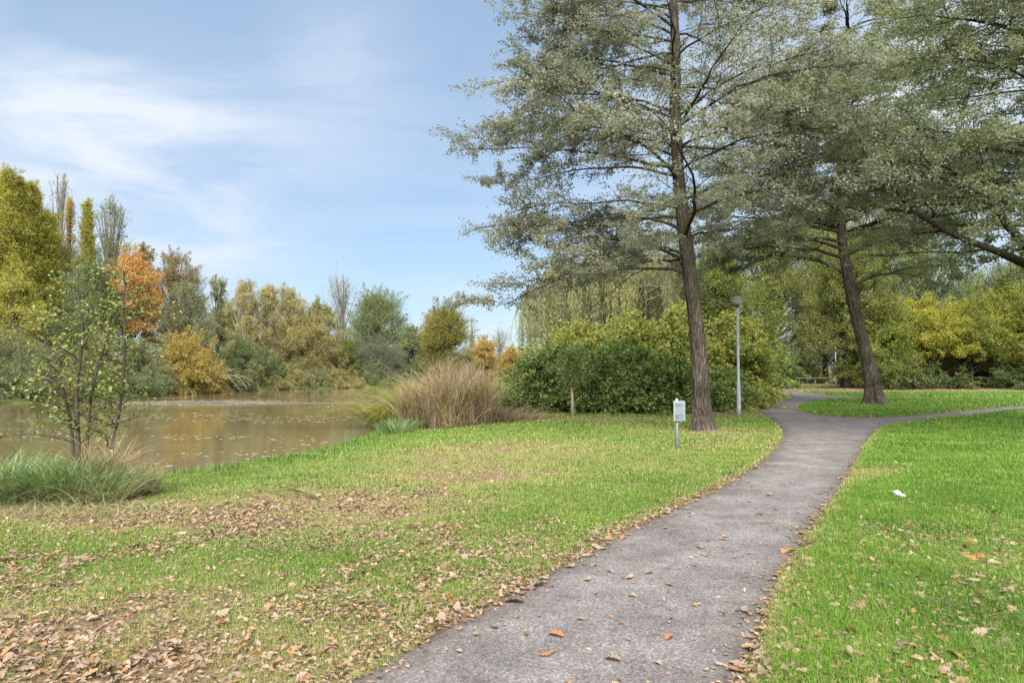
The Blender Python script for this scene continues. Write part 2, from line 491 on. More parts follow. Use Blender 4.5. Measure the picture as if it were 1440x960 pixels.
# joint across the path where a trench was repaved
mb = MB()
ja, jb = np.array(gp(1098, 626)), np.array(gp(1212, 624))
t = np.linspace(0.02, .98, 30)[:, None]; jl = ja + (jb - ja) * t + np.c_[np.zeros(30), .025 * (vnoise(t[:, 0] * 14, t[:, 0] * 0) - .5)]
V = np.concatenate([np.c_[jl, np.full(30, .0125)], np.c_[jl + [0, .035], np.full(30, .0125)]])
k = np.arange(29)[:, None]; mb.add(V, np.concatenate([k, k + 1, k + 31, k + 30], 1))
struct(mb.build('path_joint', plain_mat('tar', (.04, .035, .033), .8)))


def water_mat():
    m, nt, out = new_mat('pond_water')
    tc = N(nt, 'ShaderNodeTexCoord'); o = tc.outputs['Object']
    a = noise(nt, o, 2.2, 3, .5, mapping=(1, 1.6, 1)); b = noise(nt, o, .35, 3, .5)
    wind = N(nt, 'ShaderNodeAttribute', attribute_name='breeze')
    h = math_n(nt, 'ADD', math_n(nt, 'MULTIPLY', a, math_n(nt, 'MULTIPLY_ADD', wind.outputs['Fac'], 60.0, .28)), math_n(nt, 'MULTIPLY', b, .45))
    bp = N(nt, 'ShaderNodeBump'); bp.inputs['Strength'].default_value = 1.0; bp.inputs['Distance'].default_value = .016
    L(nt, h, bp.inputs['Height'])
    c = ramp(nt, b, [(.095, .072, .034), (.125, .097, .046)], [.3, .7])
    p = N(nt, 'ShaderNodeBsdfPrincipled'); p.inputs['Roughness'].default_value = .03; p.inputs['IOR'].default_value = 1.33
    p.inputs['Specular IOR Level'].default_value = .5
    L(nt, c, p.inputs['Base Color']); L(nt, bp.outputs[0], p.inputs['Normal']); L(nt, p.outputs[0], out.inputs[0])
    return m


wx = np.arange(-64, 2, .4); wy = np.arange(9, 80, .4); WX, WY = np.meshgrid(wx, wy, indexing='ij')
br = blob(WX, WY, *gp(270, 566, WZ), 3.8, 3.2, 0.1) + .45 * blob(WX, WY, *gp(380, 566, WZ), 5, .9, .1)
mb = MB(); nx, ny = WX.shape; i = np.arange(nx - 1)[:, None] * ny + np.arange(ny - 1)[None, :]
mb.add(np.stack([WX, WY, np.full(WX.shape, WZ)], -1), np.stack([i, i + ny, i + ny + 1, i + 1], -1).reshape(-1, 4))
struct(mb.build('water', water_mat(), attr=('breeze', br.ravel())))

# ------------------------------------------------------------------ grass
GREENS = [(.042, .092, .012), (.080, .162, .018), (.130, .225, .027), (.22, .30, .06)]
STRAW = [(.19, .20, .06), (.30, .26, .11), (.22, .28, .06), (.36, .31, .15), (.26, .30, .08)]
m_grass = leaf_mat('grass_blade', GREENS, .8, .6, .3, .5, .3, attr=('dry', STRAW))
m_bankgrass = leaf_mat('bank_grass_blade', [(.03, .075, .014), (.055, .125, .018), (.10, .19, .03), (.20, .26, .08)], 1.2, .7, .3, attr=('dry', STRAW))


def blades(mb, x, y, z, h, w, rng, lean=.5, curl=1.0):
    n = len(x); an = rng.uniform(0, 2 * math.pi, n); ln = rng.normal(0, lean, n) * h; ba = an + rng.normal(0, .5, n) + math.pi / 2
    sx, sy = np.cos(an) * w / 2, np.sin(an) * w / 2; lx, ly = np.cos(ba) * ln, np.sin(ba) * ln
    P0 = np.stack([x - sx, y - sy, z - .01], 1); P1 = np.stack([x + sx, y + sy, z - .01], 1)
    mx_, my_, mz = x + lx * .35, y + ly * .35, z + h * .6
    P2 = np.stack([mx_ + sx * .8, my_ + sy * .8, mz], 1); P3 = np.stack([mx_ - sx * .8, my_ - sy * .8, mz], 1)
    dz = h * np.clip(1 - .5 * curl * (np.abs(ln) / h), .45, 1)
    P4 = np.stack([x + lx, y + ly, z + dz], 1)
    V = np.stack([P0, P1, P2, P3, P4], 1).reshape(-1, 3); i = np.arange(n)[:, None] * 5
    mb.add(V, i + np.array([[0, 1, 2, 3]]), i + np.array([[3, 2, 4]]))


def scatter(y0, y1, dens, rng):
    area = .5 * (1.72 * y0 + 1.72 * y1 + 4) * (y1 - y0); n = int(area * dens)
    y = rng.uniform(y0, y1, n * 2); keep = rng.random(n * 2) < (.86 * y + 1) / (.86 * y1 + 1)
    y = y[keep]; x = rng.uniform(-1, 1, len(y)) * (.86 * y + 1)
    return x, y


mb = MB(); dv = []
for (y0, y1, dens, hh, ww) in ((2.6, 4.2, 9500, .050, .0027), (4.2, 6, 7000, .052, .0034), (6, 9, 3900, .054, .0048), (9, 13, 1900, .056, .0075), (13, 19, 760, .062, .015), (19, 28, 260, .066, .022), (28, 45, 100, .08, .036), (45, 68, 36, .10, .06)):
    x, y = scatter(y0, y1, dens, R)
    p = SDP(x, y); w = SDW(x, y); edge = .03 + (fbm(x * 1.7, y * 1.7, 4) - .5) * .16
    d = dry(x, y); lt = litter(x, y); rt = 1 - side_left(x, y)
    tuft = fbm(x * 3.1 + 40, y * 3.1, 3)
    keep = (p > edge) & (w > .25) & (R.random(len(x)) < 1.05 - .45 * np.clip(d + .35 * (lt > .5), 0, 1) - .5 * sstep(.5, .35, tuft) * (1 - rt)) & ~((x > 21) & (y > 45.8 + .8 * vnoise(x * .7, y * 0)) & (y < 56))
    keep &= ~((y > 23.6) & (x > -4) & (x < 8.5) & (y < 60)) & ~((x < -12) & (y > 20))
    x, y, d, tuft, rt, p = x[keep], y[keep], d[keep], tuft[keep], rt[keep], p[keep]
    h = hh * R.uniform(.55, 1.35, len(x)) * (.55 + .9 * tuft) * (1 + .35 * rt) * (1 - .4 * d) * (1 + .25 * np.exp(-p / .15))
    blades(mb, x, y, ground_z(x, y), h, ww * R.uniform(.7, 1.3, len(x)), R, 1.0)
    dv.append(np.repeat(np.clip((d * 1.15 + R.normal(0, .12, len(x))) > R.random(len(x)), 0, 1) * .9 + .0, 5))
g = tag(mb.build('grass', m_grass, attr=('dry', np.concatenate(dv))), 'bright green mown park grass with thin straw coloured patches', 'grass', kind='stuff')

mb = MB(); dv = []
bx = []; bank = POND
per = resample(np.concatenate([POND, POND[:1]]), .02)
sel = (per[:, 1] < 30) & (per[:, 0] > -14) & (per[:, 0] < 2)
per = per[sel]; m = 30000
pi_ = R.integers(0, len(per), m); x = per[pi_, 0] + R.normal(0, .45, m); y = per[pi_, 1] + R.normal(0, .45, m)
k = (SDW(x, y) > -.03) & (SDW(x, y) < 1.3) & (fbm(x * 1.5, y * 1.5, 3) > .32) & ~((x < -5.2) & (R.random(m) < .35)) & (y < 27)
x, y = x[k], y[k]; w = SDW(x, y); h = R.uniform(.08, .24, len(x)) * np.exp(-w / 1.1) * (.5 + fbm(x * 1.1 + 7, y * 1.1, 3))
blades(mb, x, y, ground_z(x, y), h + .05, R.uniform(.008, .016, len(x)), R, .45)
dv = np.repeat((R.random(len(x)) < .10) * 1.0, 5)
tag(mb.build('bank_grass', m_bankgrass, attr=('dry', dv)), 'longer dark green grass fringing the water edge', 'grass', kind='stuff')

# ------------------------------------------------------------------ fallen leaves
m_litter = leaf_mat('dead_leaf', [(.07, .05, .032), (.15, .11, .075), (.22, .16, .115), (.28, .21, .15), (.24, .12, .05), (.20, .125, .085), (.27, .205, .145), (.11, .08, .055)], 3, .9, .12, .6, .15)
m_leafobj = leaf_mat('dead_leaf_single', [(.08, .05, .035), (.19, .135, .095), (.27, .20, .145), (.27, .12, .045), (.18, .12, .09), (.27, .20, .15), (.25, .15, .09)], 3, .9, .12, .6, .2, objrand=True)


def oak_outline(rng, lob=4):
    t = np.linspace(0, 1, 3 * lob + 1)
    wid = .34 * np.sin(math.pi * np.clip(t * .92 + .04, 0, 1)) ** .7
    wid = wid * (1 - .42 * (np.arange(len(t)) % 3 == 0)) * rng.uniform(.85, 1.15, len(t))
    return t, wid


def leaf_geom(rng):
    t, w = oak_outline(rng); n = len(t); cx, cl = rng.uniform(-.5, .9), rng.uniform(-.7, 1.3)
    def lift(X, Y): return cl * Y ** 2 * 1.2 + cx * (X - .5) ** 2 * .7 + .02
    mid = np.stack([t, np.zeros(n), lift(t, 0)], 1)
    up = np.stack([t + .06, w, lift(t, w) + rng.normal(0, .015, n)], 1); dn = np.stack([t + .06, -w, lift(t, w) + rng.normal(0, .015, n)], 1)
    V = np.concatenate([mid, up, dn, [[-.18, .01, .03]]]); V[:, 0] -= .5
    k = np.arange(n - 1)[:, None]
    Q = np.concatenate([np.concatenate([k, k + 1, k + 1 + n, k + n], 1), np.concatenate([k + 1, k, k + 2 * n, k + 1 + 2 * n], 1)])
    T = np.array([[0, n, 3 * n], [2 * n, 0, 3 * n]])
    return V, Q, T


GEO = [leaf_geom(np.random.default_rng(50 + k)) for k in range(12)]
spec = []
for (y0, y1, dens) in ((2.7, 5, 230), (5, 8, 190), (8, 12, 110), (12, 20, 45), (20, 34, 16), (43, 54, 22)):
    x, y = scatter(y0, y1, dens, R)
    p = SDP(x, y); lt = litter(x, y)
    on = p < .0
    prob = np.where(on, .022 * sstep(13, 4, y) + .40 * np.exp(p / .05) * (.3 + (x > 0)) * sstep(14, 8, y), np.clip(lt, 0, 1)) * (SDW(x, y) > .3)
    k = R.random(len(x)) < prob
    for a, b, c, q in zip(x[k], y[k], on[k], lt[k]): spec.append((a, b, bool(c), q))
spec = np.array(spec, float)
gz = ground_z(spec[:, 0], spec[:, 1]); sz = np.clip(R.lognormal(math.log(.040), .42, len(spec)), .018, .105) * np.where(spec[:, 2] > .5, 1.35, 1)
up = np.where(spec[:, 2] > .5, .012, .006 + R.uniform(0, .026, len(spec)))
up = up + .014 * (1 - side_left(spec[:, 0], spec[:, 1])) * (spec[:, 2] < .5)
rz = R.uniform(0, 6.283, len(spec)); tilt = R.normal(0, 1, len(spec)) * np.where(spec[:, 2] > .5, .10, .38); tilt2 = R.normal(0, 1, len(spec)) * np.where(spec[:, 2] > .5, .10, .30)
vis = (np.abs(spec[:, 0]) < .745 * spec[:, 1]) & (spec[:, 1] > 3.5)
score = sz / spec[:, 1] * vis * np.where(spec[:, 2] > .5, 2.0, 1.0)
single = set(np.argsort(-score)[:295].tolist())
meshes = []
for V, Q, T in GEO:
    m_ = MB(); m_.add(V, Q, T); me = m_.mesh('fallen_leaf', smooth=True); me.materials.append(m_leafobj); meshes.append(me)
mb = MB()
LAB = {0: ('dead oak leaf lying flat on the grey asphalt path', 'oak leaves on the path'),
       1: ('dead oak leaf in the thin grass left of the path', 'oak leaves on the pond side lawn'),
       2: ('dead oak leaf caught in the bright green grass right of the path', 'oak leaves on the right lawn')}
for q in range(len(spec)):
    gi = int(R.integers(0, 12)); x, y, on = spec[q, 0], spec[q, 1], spec[q, 2] > .5
    zz = (.008 if on else gz[q]) + up[q]
    if q in single:
        o = bpy.data.objects.new('fallen_leaf', meshes[gi]); COL.objects.link(o)
        o.location = (x, y, zz); o.rotation_euler = (tilt[q], tilt2[q], rz[q]); o.scale = (sz[q],) * 3
        l = LAB[0 if on else (1 if side_left(np.array(x), np.array(y)) > .5 else 2)]
        tag(o, l[0], 'leaf', l[1])
    else:
        V, Q, T = GEO[gi]; V = V * sz[q]
        c, s = math.cos(tilt[q]), math.sin(tilt[q]); V = V @ np.array([[1, 0, 0], [0, c, s], [0, -s, c]])
        c, s = math.cos(tilt2[q]), math.sin(tilt2[q]); V = V @ np.array([[c, 0, -s], [0, 1, 0], [s, 0, c]])
        c, s = math.cos(rz[q]), math.sin(rz[q]); V = V @ np.array([[c, s, 0], [-s, c, 0], [0, 0, 1]])
        mb.add(V + [x, y, zz], Q, T)
for (y0, y1, dens) in ((2.7, 5, 1100), (5, 8, 800), (8, 12, 340), (12, 20, 80)):
    x, y = scatter(y0, y1, dens, R)
    p = SDP(x, y); k = (R.random(len(x)) < np.where(p < 0, .012 + .5 * np.exp(p / .06), np.clip(litter(x, y) * 1.1 + .25 * dry(x, y), 0, 1))) & (SDW(x, y) > .4)
    x, y, p = x[k], y[k], p[k]; n = len(x); zz = np.where(p < 0, .014, ground_z(x, y) + R.uniform(.004, .035, n))
    leaves(mb, np.stack([x, y, zz], 1), R.normal(0, 1, (n, 3)) * [1, 1, .15], .040, .5, R, up=1.6, wob=.2, fold=.25)
print('leaves', len(spec))
tag(mb.build('leaf_litter', m_litter, smooth=True), 'brown and tan oak leaf litter scattered over lawn and path edges', 'leaf litter', kind='stuff')

# small leaves floating on the pond, plus pale flecks imitating a ripple glint
mb = MB()
x = R.uniform(-26, -2, 26000); y = R.uniform(13, 68, 26000)
pr = fbm(x * .22 + 11, y * .5, 3)
k = (SDW(x, y) < -.3) & (R.random(len(x)) < .02 + .8 * sstep(.56, .74, pr) * sstep(.55, .45, np.abs(x / y + .27)))
x, y = x[k][:1500], y[k][:1500]
gx0, gy0 = gp(280, 566, WZ); x = np.r_[x, gx0 + R.normal(0, 2.4, 2600)]; y = np.r_[y, gy0 + R.normal(0, 1.1, 2600)]; n = len(x); an = R.uniform(0, 6.28, n); s = R.uniform(.03, .07, n) * (1 + y / 40)  # dense patch of pale flecks stands in for sparkle on the water
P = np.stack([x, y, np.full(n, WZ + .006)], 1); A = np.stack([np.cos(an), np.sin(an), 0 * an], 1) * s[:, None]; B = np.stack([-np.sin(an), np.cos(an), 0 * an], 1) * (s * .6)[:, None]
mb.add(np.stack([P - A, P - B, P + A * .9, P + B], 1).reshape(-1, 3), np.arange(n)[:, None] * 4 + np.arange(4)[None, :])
tag(mb.build('floating_leaves_and_glint', leaf_mat('floating_leaf_and_glint', [(.22, .19, .12), (.34, .30, .23), (.45, .42, .36)], 3, .9, 0, .4, .5)), 'pale leaves floating scattered on the pond surface, with dense pale flecks imitating a glint', 'leaves', kind='stuff')

# ------------------------------------------------------------------ barks and leaf colours
B_MAIN = bark_mat('alder_bark', [(.028, .022, .017), (.068, .055, .042), (.118, .098, .078), (.185, .162, .135)], 16, .25, 1.0, moss=((.035, .032, .016), 2.0), dist=.04)
B_DARK = bark_mat('dark_bark', [(.016, .013, .010), (.042, .034, .025), (.085, .07, .052)], 10, .2, .8)
B_TWIG = bark_mat('twig_bark', [(.035, .03, .022), (.09, .078, .058)], 8, .3, .3)
B_GREY = bark_mat('grey_bark', [(.10, .09, .075), (.22, .20, .17)], 5, .3, .3)
B_PALE = bark_mat('birch_bark', [(.16, .15, .13), (.42, .40, .36)], 4, 2.5, .3)


# ------------------------------------------------------------------ generic trees
def bez(p0, p1, p2, n):
    t = np.linspace(0, 1, n)[:, None]
    return (1 - t) ** 2 * p0 + 2 * t * (1 - t) * p1 + t * t * p2


def interp_pts(P, t):
    s = np.linspace(0, 1, len(P))
    return np.stack([np.interp(t, s, P[:, k]) for k in range(3)], -1)


def crown_radius(kind, t):
    """relative radius of the crown at relative height t (0 bottom, 1 top)"""
    if kind == 'poplar': return np.minimum(.7 + t * 2.0, 1.0) * np.clip(1.0 - t, 0, 1) ** .7 * 1.15
    if kind == 'birch': return np.clip(np.sin(math.pi * np.clip(t * .82 + .12, 0, 1)) ** .8, .12, 1)
    if kind == 'shrub': return np.sqrt(np.clip(1 - (np.clip(t, 0, 1) * .98) ** 2.2, 0, 1))
    if kind == 'airy': return np.clip(.35 + t * .9, 0, 1) * np.sqrt(np.clip(1.03 - t, 0, 1)) * 1.25
    return np.sin(math.pi * np.clip(t * .84 + .13, 0, 1)) ** .62


def bg_tree(name, x, y, H, rad, kind, lmat, bmat, label, cat, rng, cb=.18, nc=70, lpc=110, ls=.13, lw=.6, rc=None, droop=0.0, trunk_r=None, group=None, twigs=True, flat=.75, zb=None, lean=0.0, stems=1):
    z0 = float(ground_z(np.array(x), np.array(y))) if zb is None else zb
    z0 = max(z0, WZ) - .05
    root = empty(name, (x, y, z0), label, cat, group)
    tb = MB(); cbm = MB()
    trunk_r = trunk_r or .014 * H + .04
    rc = (rc or rad * .30) * .86
    nc = int(nc * 1.7); ls = ls * (.70 if lpc > 40 else .8); lpc = lpc * (1.7 if kind == 'poplar' else 2.1 if lpc > 40 else 1.5)
    # uneven outline: lobes at random bearings and heights
    t = rng.random(nc) ** (.8 if kind in ('shrub',) else .95); az = rng.uniform(0, 2 * math.pi, nc)
    rr = np.sqrt(rng.uniform(.12, 1, nc))
    lump = dict(poplar=.62, shrub=.36).get(kind, .5) + dict(poplar=.62, shrub=1.1).get(kind, .85) * vnoise(np.cos(az) * (1.7 if kind != 'shrub' else 2.6) + 5 + x, t * 3.3 + np.sin(az) * 1.9 + y)
    rad_t = crown_radius(kind, t) * (rad - rc * .45) * rr * lump
    zc = H * cb + (H * (1 - cb) - rc * (1.3 if kind == 'poplar' else .5)) * t
    C = np.stack([np.cos(az) * rad_t + lean * zc, np.sin(az) * rad_t, zc], 1)
    # trunk and limbs
    top = H * (.86 if kind != 'shrub' else .5)
    if kind == 'shrub' or stems > 1:
        ns = max(stems, 5) if kind == 'shrub' else stems
        S = []
        for s_ in range(ns):
            a = rng.uniform(0, 6.28); e = rng.uniform(.15, .5) * rad
            base = np.array([math.cos(a), math.sin(a), 0]) * e * .35
            tip = np.array([math.cos(a) * e, math.sin(a) * e, top * rng.uniform(.75, 1.1)])
            P = bez(base, base * 1.1 + [0, 0, tip[2] * .5], tip, 7); S.append(P)
            tube(tb, P, np.linspace(trunk_r, trunk_r * .3, 7) / (1 if stems > 1 and kind != 'shrub' else 1.3), 6)
    else:
        k = 10; tt = np.linspace(0, 1, k)
        P = np.stack([lean * top * tt + rng.normal(0, .012 * H, k) * tt, rng.normal(0, .012 * H, k) * tt, top * tt], 1)
        r = trunk_r * (1 - .85 * tt); r[0] *= 1.45
        tube(tb, P, r, 8); S = [P]
    for c in C:
        if rng.random() > (.75 if twigs else .4): continue
        P = S[rng.integers(0, len(S))]
        za = c[2] * rng.uniform(.45, .8); j = np.argmin(abs(P[:, 2] - min(za, P[-1, 2])))
        a = P[j]; mid = (a + c) / 2 + np.array([0, 0, .12 * np.linalg.norm(c - a)])
        l = np.linalg.norm(c - a); r0 = min(trunk_r * .4, .012 * l + .012)
        tube(tb, bez(a, mid, c, 5), np.linspace(r0, r0 * .3, 5), 4, cap=False)
        if twigs:
            for _ in range(3):
                d = unit((c - [0, 0, H * .4]) + rng.normal(0, rad * .5, 3)); d[2] = abs(d[2]) * .8 if droop < .3 else d[2]
                e = c + d * rc * rng.uniform(.8, 1.7)
                tube(tb, bez(c, (c + e) / 2 + [0, 0, .1 * rc], e, 3), np.array([r0 * .3, r0 * .2, .006]), 3, cap=False)
    # leaves
    if lpc > 0:
        cnt = (lpc * rng.uniform(.35, 1.5, nc)).astype(int); idx = np.repeat(np.arange(nc), cnt); n = len(idx)
        off = rng.normal(0, 1, (n, 3)); off = off / (np.linalg.norm(off, axis=1)[:, None] + 1e-6) * (rng.random(n) ** .45)[:, None]
        sc = rc * rng.uniform(.6, 1.35, nc)[idx]
        off *= sc[:, None]; off[:, 2] *= flat
        if droop: off[:, 2] -= droop * rng.random(n) ** 1.5 * rc * 2.2; off[:, :2] *= (1 - .35 * droop)
        if kind == 'poplar': off[:, 2] *= 2.0; off[:, :2] *= .8
        P = C[idx] + off; P[:, 2] = np.maximum(P[:, 2], .04 * H if kind != 'shrub' else .03)
        D = unit(off) * .6 + np.array([0, 0, -.5 - droop])
        if kind == 'poplar': D = unit(off) * .4 + np.array([0, 0, .3])
        leaves(cbm, P, D, ls, lw, rng, up=.55, wob=.6)
        # leafy shoots that stick out of the crown
        ns = int(nc * (1.3 if kind == 'shrub' else .9 if lpc > 60 else .3)); tipP = []; tipD = []
        for q in rng.integers(0, nc, ns):
            c = C[q]; o = unit(c - [0, 0, H * .35]) + rng.normal(0, .45, 3); o[2] += .25 - droop * 1.2
            l = rc * rng.uniform(.9, 2.6) * (1.0 if kind != 'shrub' else 1.4); e = c + unit(o) * l; m_ = (c + e) / 2 + [0, 0, .18 * l]
            e = e - [0, 0, (.12 + .5 * droop) * l]
            S_ = bez(c, m_, e, 5); tube(tb, S_, np.linspace(.014, .004, 5) * (1 + rad * .15), 3, cap=False)
            k = int(lpc * .32); tt = rng.uniform(.3, 1.05, k); w_ = (1.1 - tt)[:, None] * rc * .22 + ls * .35
            tipP.append(interp_pts(S_, np.minimum(tt, 1)) + rng.normal(0, 1, (k, 3)) * w_); tipD.append(np.tile(unit(e - c), (k, 1)) * .7 + [0, 0, -.3 - droop])
        if ns: leaves(cbm, np.concatenate(tipP), np.concatenate(tipD), ls, lw, rng, up=.55, wob=.6)
        cbm.build('crown', lmat, root)
    tb.build('trunk' if kind != 'shrub' else 'stems', bmat, root, smooth=True)
    return root


def at(u, Y): return (u - 720) / F * Y
def zt(v, Y): return CAMZ + (HOR - v) / F * Y


LM = dict(
    poplar=leaf_mat('poplar_leaf', [(.15, .155, .035), (.25, .24, .05), (.33, .30, .065), (.42, .33, .07)], .35),
    goldpop=leaf_mat('gold_poplar_leaf', [(.22, .17, .05), (.33, .225, .06), (.40, .24, .06)], .5),
    olive=leaf_mat('olive_leaf', [(.11, .115, .05), (.18, .175, .075), (.25, .23, .10), (.31, .255, .11)], .45),
    brown=leaf_mat('brown_leaf', [(.14, .12, .065), (.21, .17, .09), (.28, .20, .10)], .5),
    orange=leaf_mat('orange_leaf', [(.33, .18, .085), (.44, .225, .075), (.48, .28, .09), (.37, .19, .12)], .6),
    gold=leaf_mat('gold_leaf', [(.19, .165, .055), (.30, .23, .065), (.39, .275, .07), (.24, .215, .075)], .7),
    green=leaf_mat('green_leaf', [(.075, .10, .045), (.125, .155, .07), (.175, .20, .09), (.24, .235, .11)], .5),
    dkgreen=leaf_mat('dark_green_leaf', [(.04, .07, .022), (.085, .14, .036), (.15, .205, .055), (.30, .29, .085)], 1.3, .55, .25, .45, .3),
    birch=leaf_mat('birch_leaf', [(.15, .145, .065), (.23, .21, .09), (.31, .26, .105), (.35, .275, .105)], .4),
    grey=leaf_mat('grey_willow_leaf', [(.075, .08, .055), (.14, .145, .105), (.22, .22, .165)], .8),
    pale=leaf_mat('pale_willow_leaf', [(.11, .125, .06), (.19, .20, .10), (.28, .28, .15)], .6),
    ygreen=leaf_mat('yellow_green_leaf', [(.05, .082, .018), (.11, .145, .03), (.20, .215, .042), (.32, .26, .052)], .9),
    yshrub=leaf_mat('yellow_shrub_leaf', [(.11, .155, .05), (.22, .26, .075), (.35, .34, .09), (.47, .36, .10)], 1.1),
    park=leaf_mat('park_leaf', [(.062, .085, .024), (.112, .138, .036), (.185, .19, .05), (.28, .23, .06)], .5),
    alder=leaf_mat('alder_leaf', [(.10, .112, .074), (.175, .182, .126), (.25, .25, .185), (.335, .305, .245)], .55, .45, .48, .55, .2, ttint=(1.15, 1.2, .95)),
    sapling=leaf_mat('sapling_leaf', [(.055, .09, .018), (.11, .155, .032), (.175, .20, .05), (.28, .25, .065)], 1.2, .65, .3, .45, .35),
)

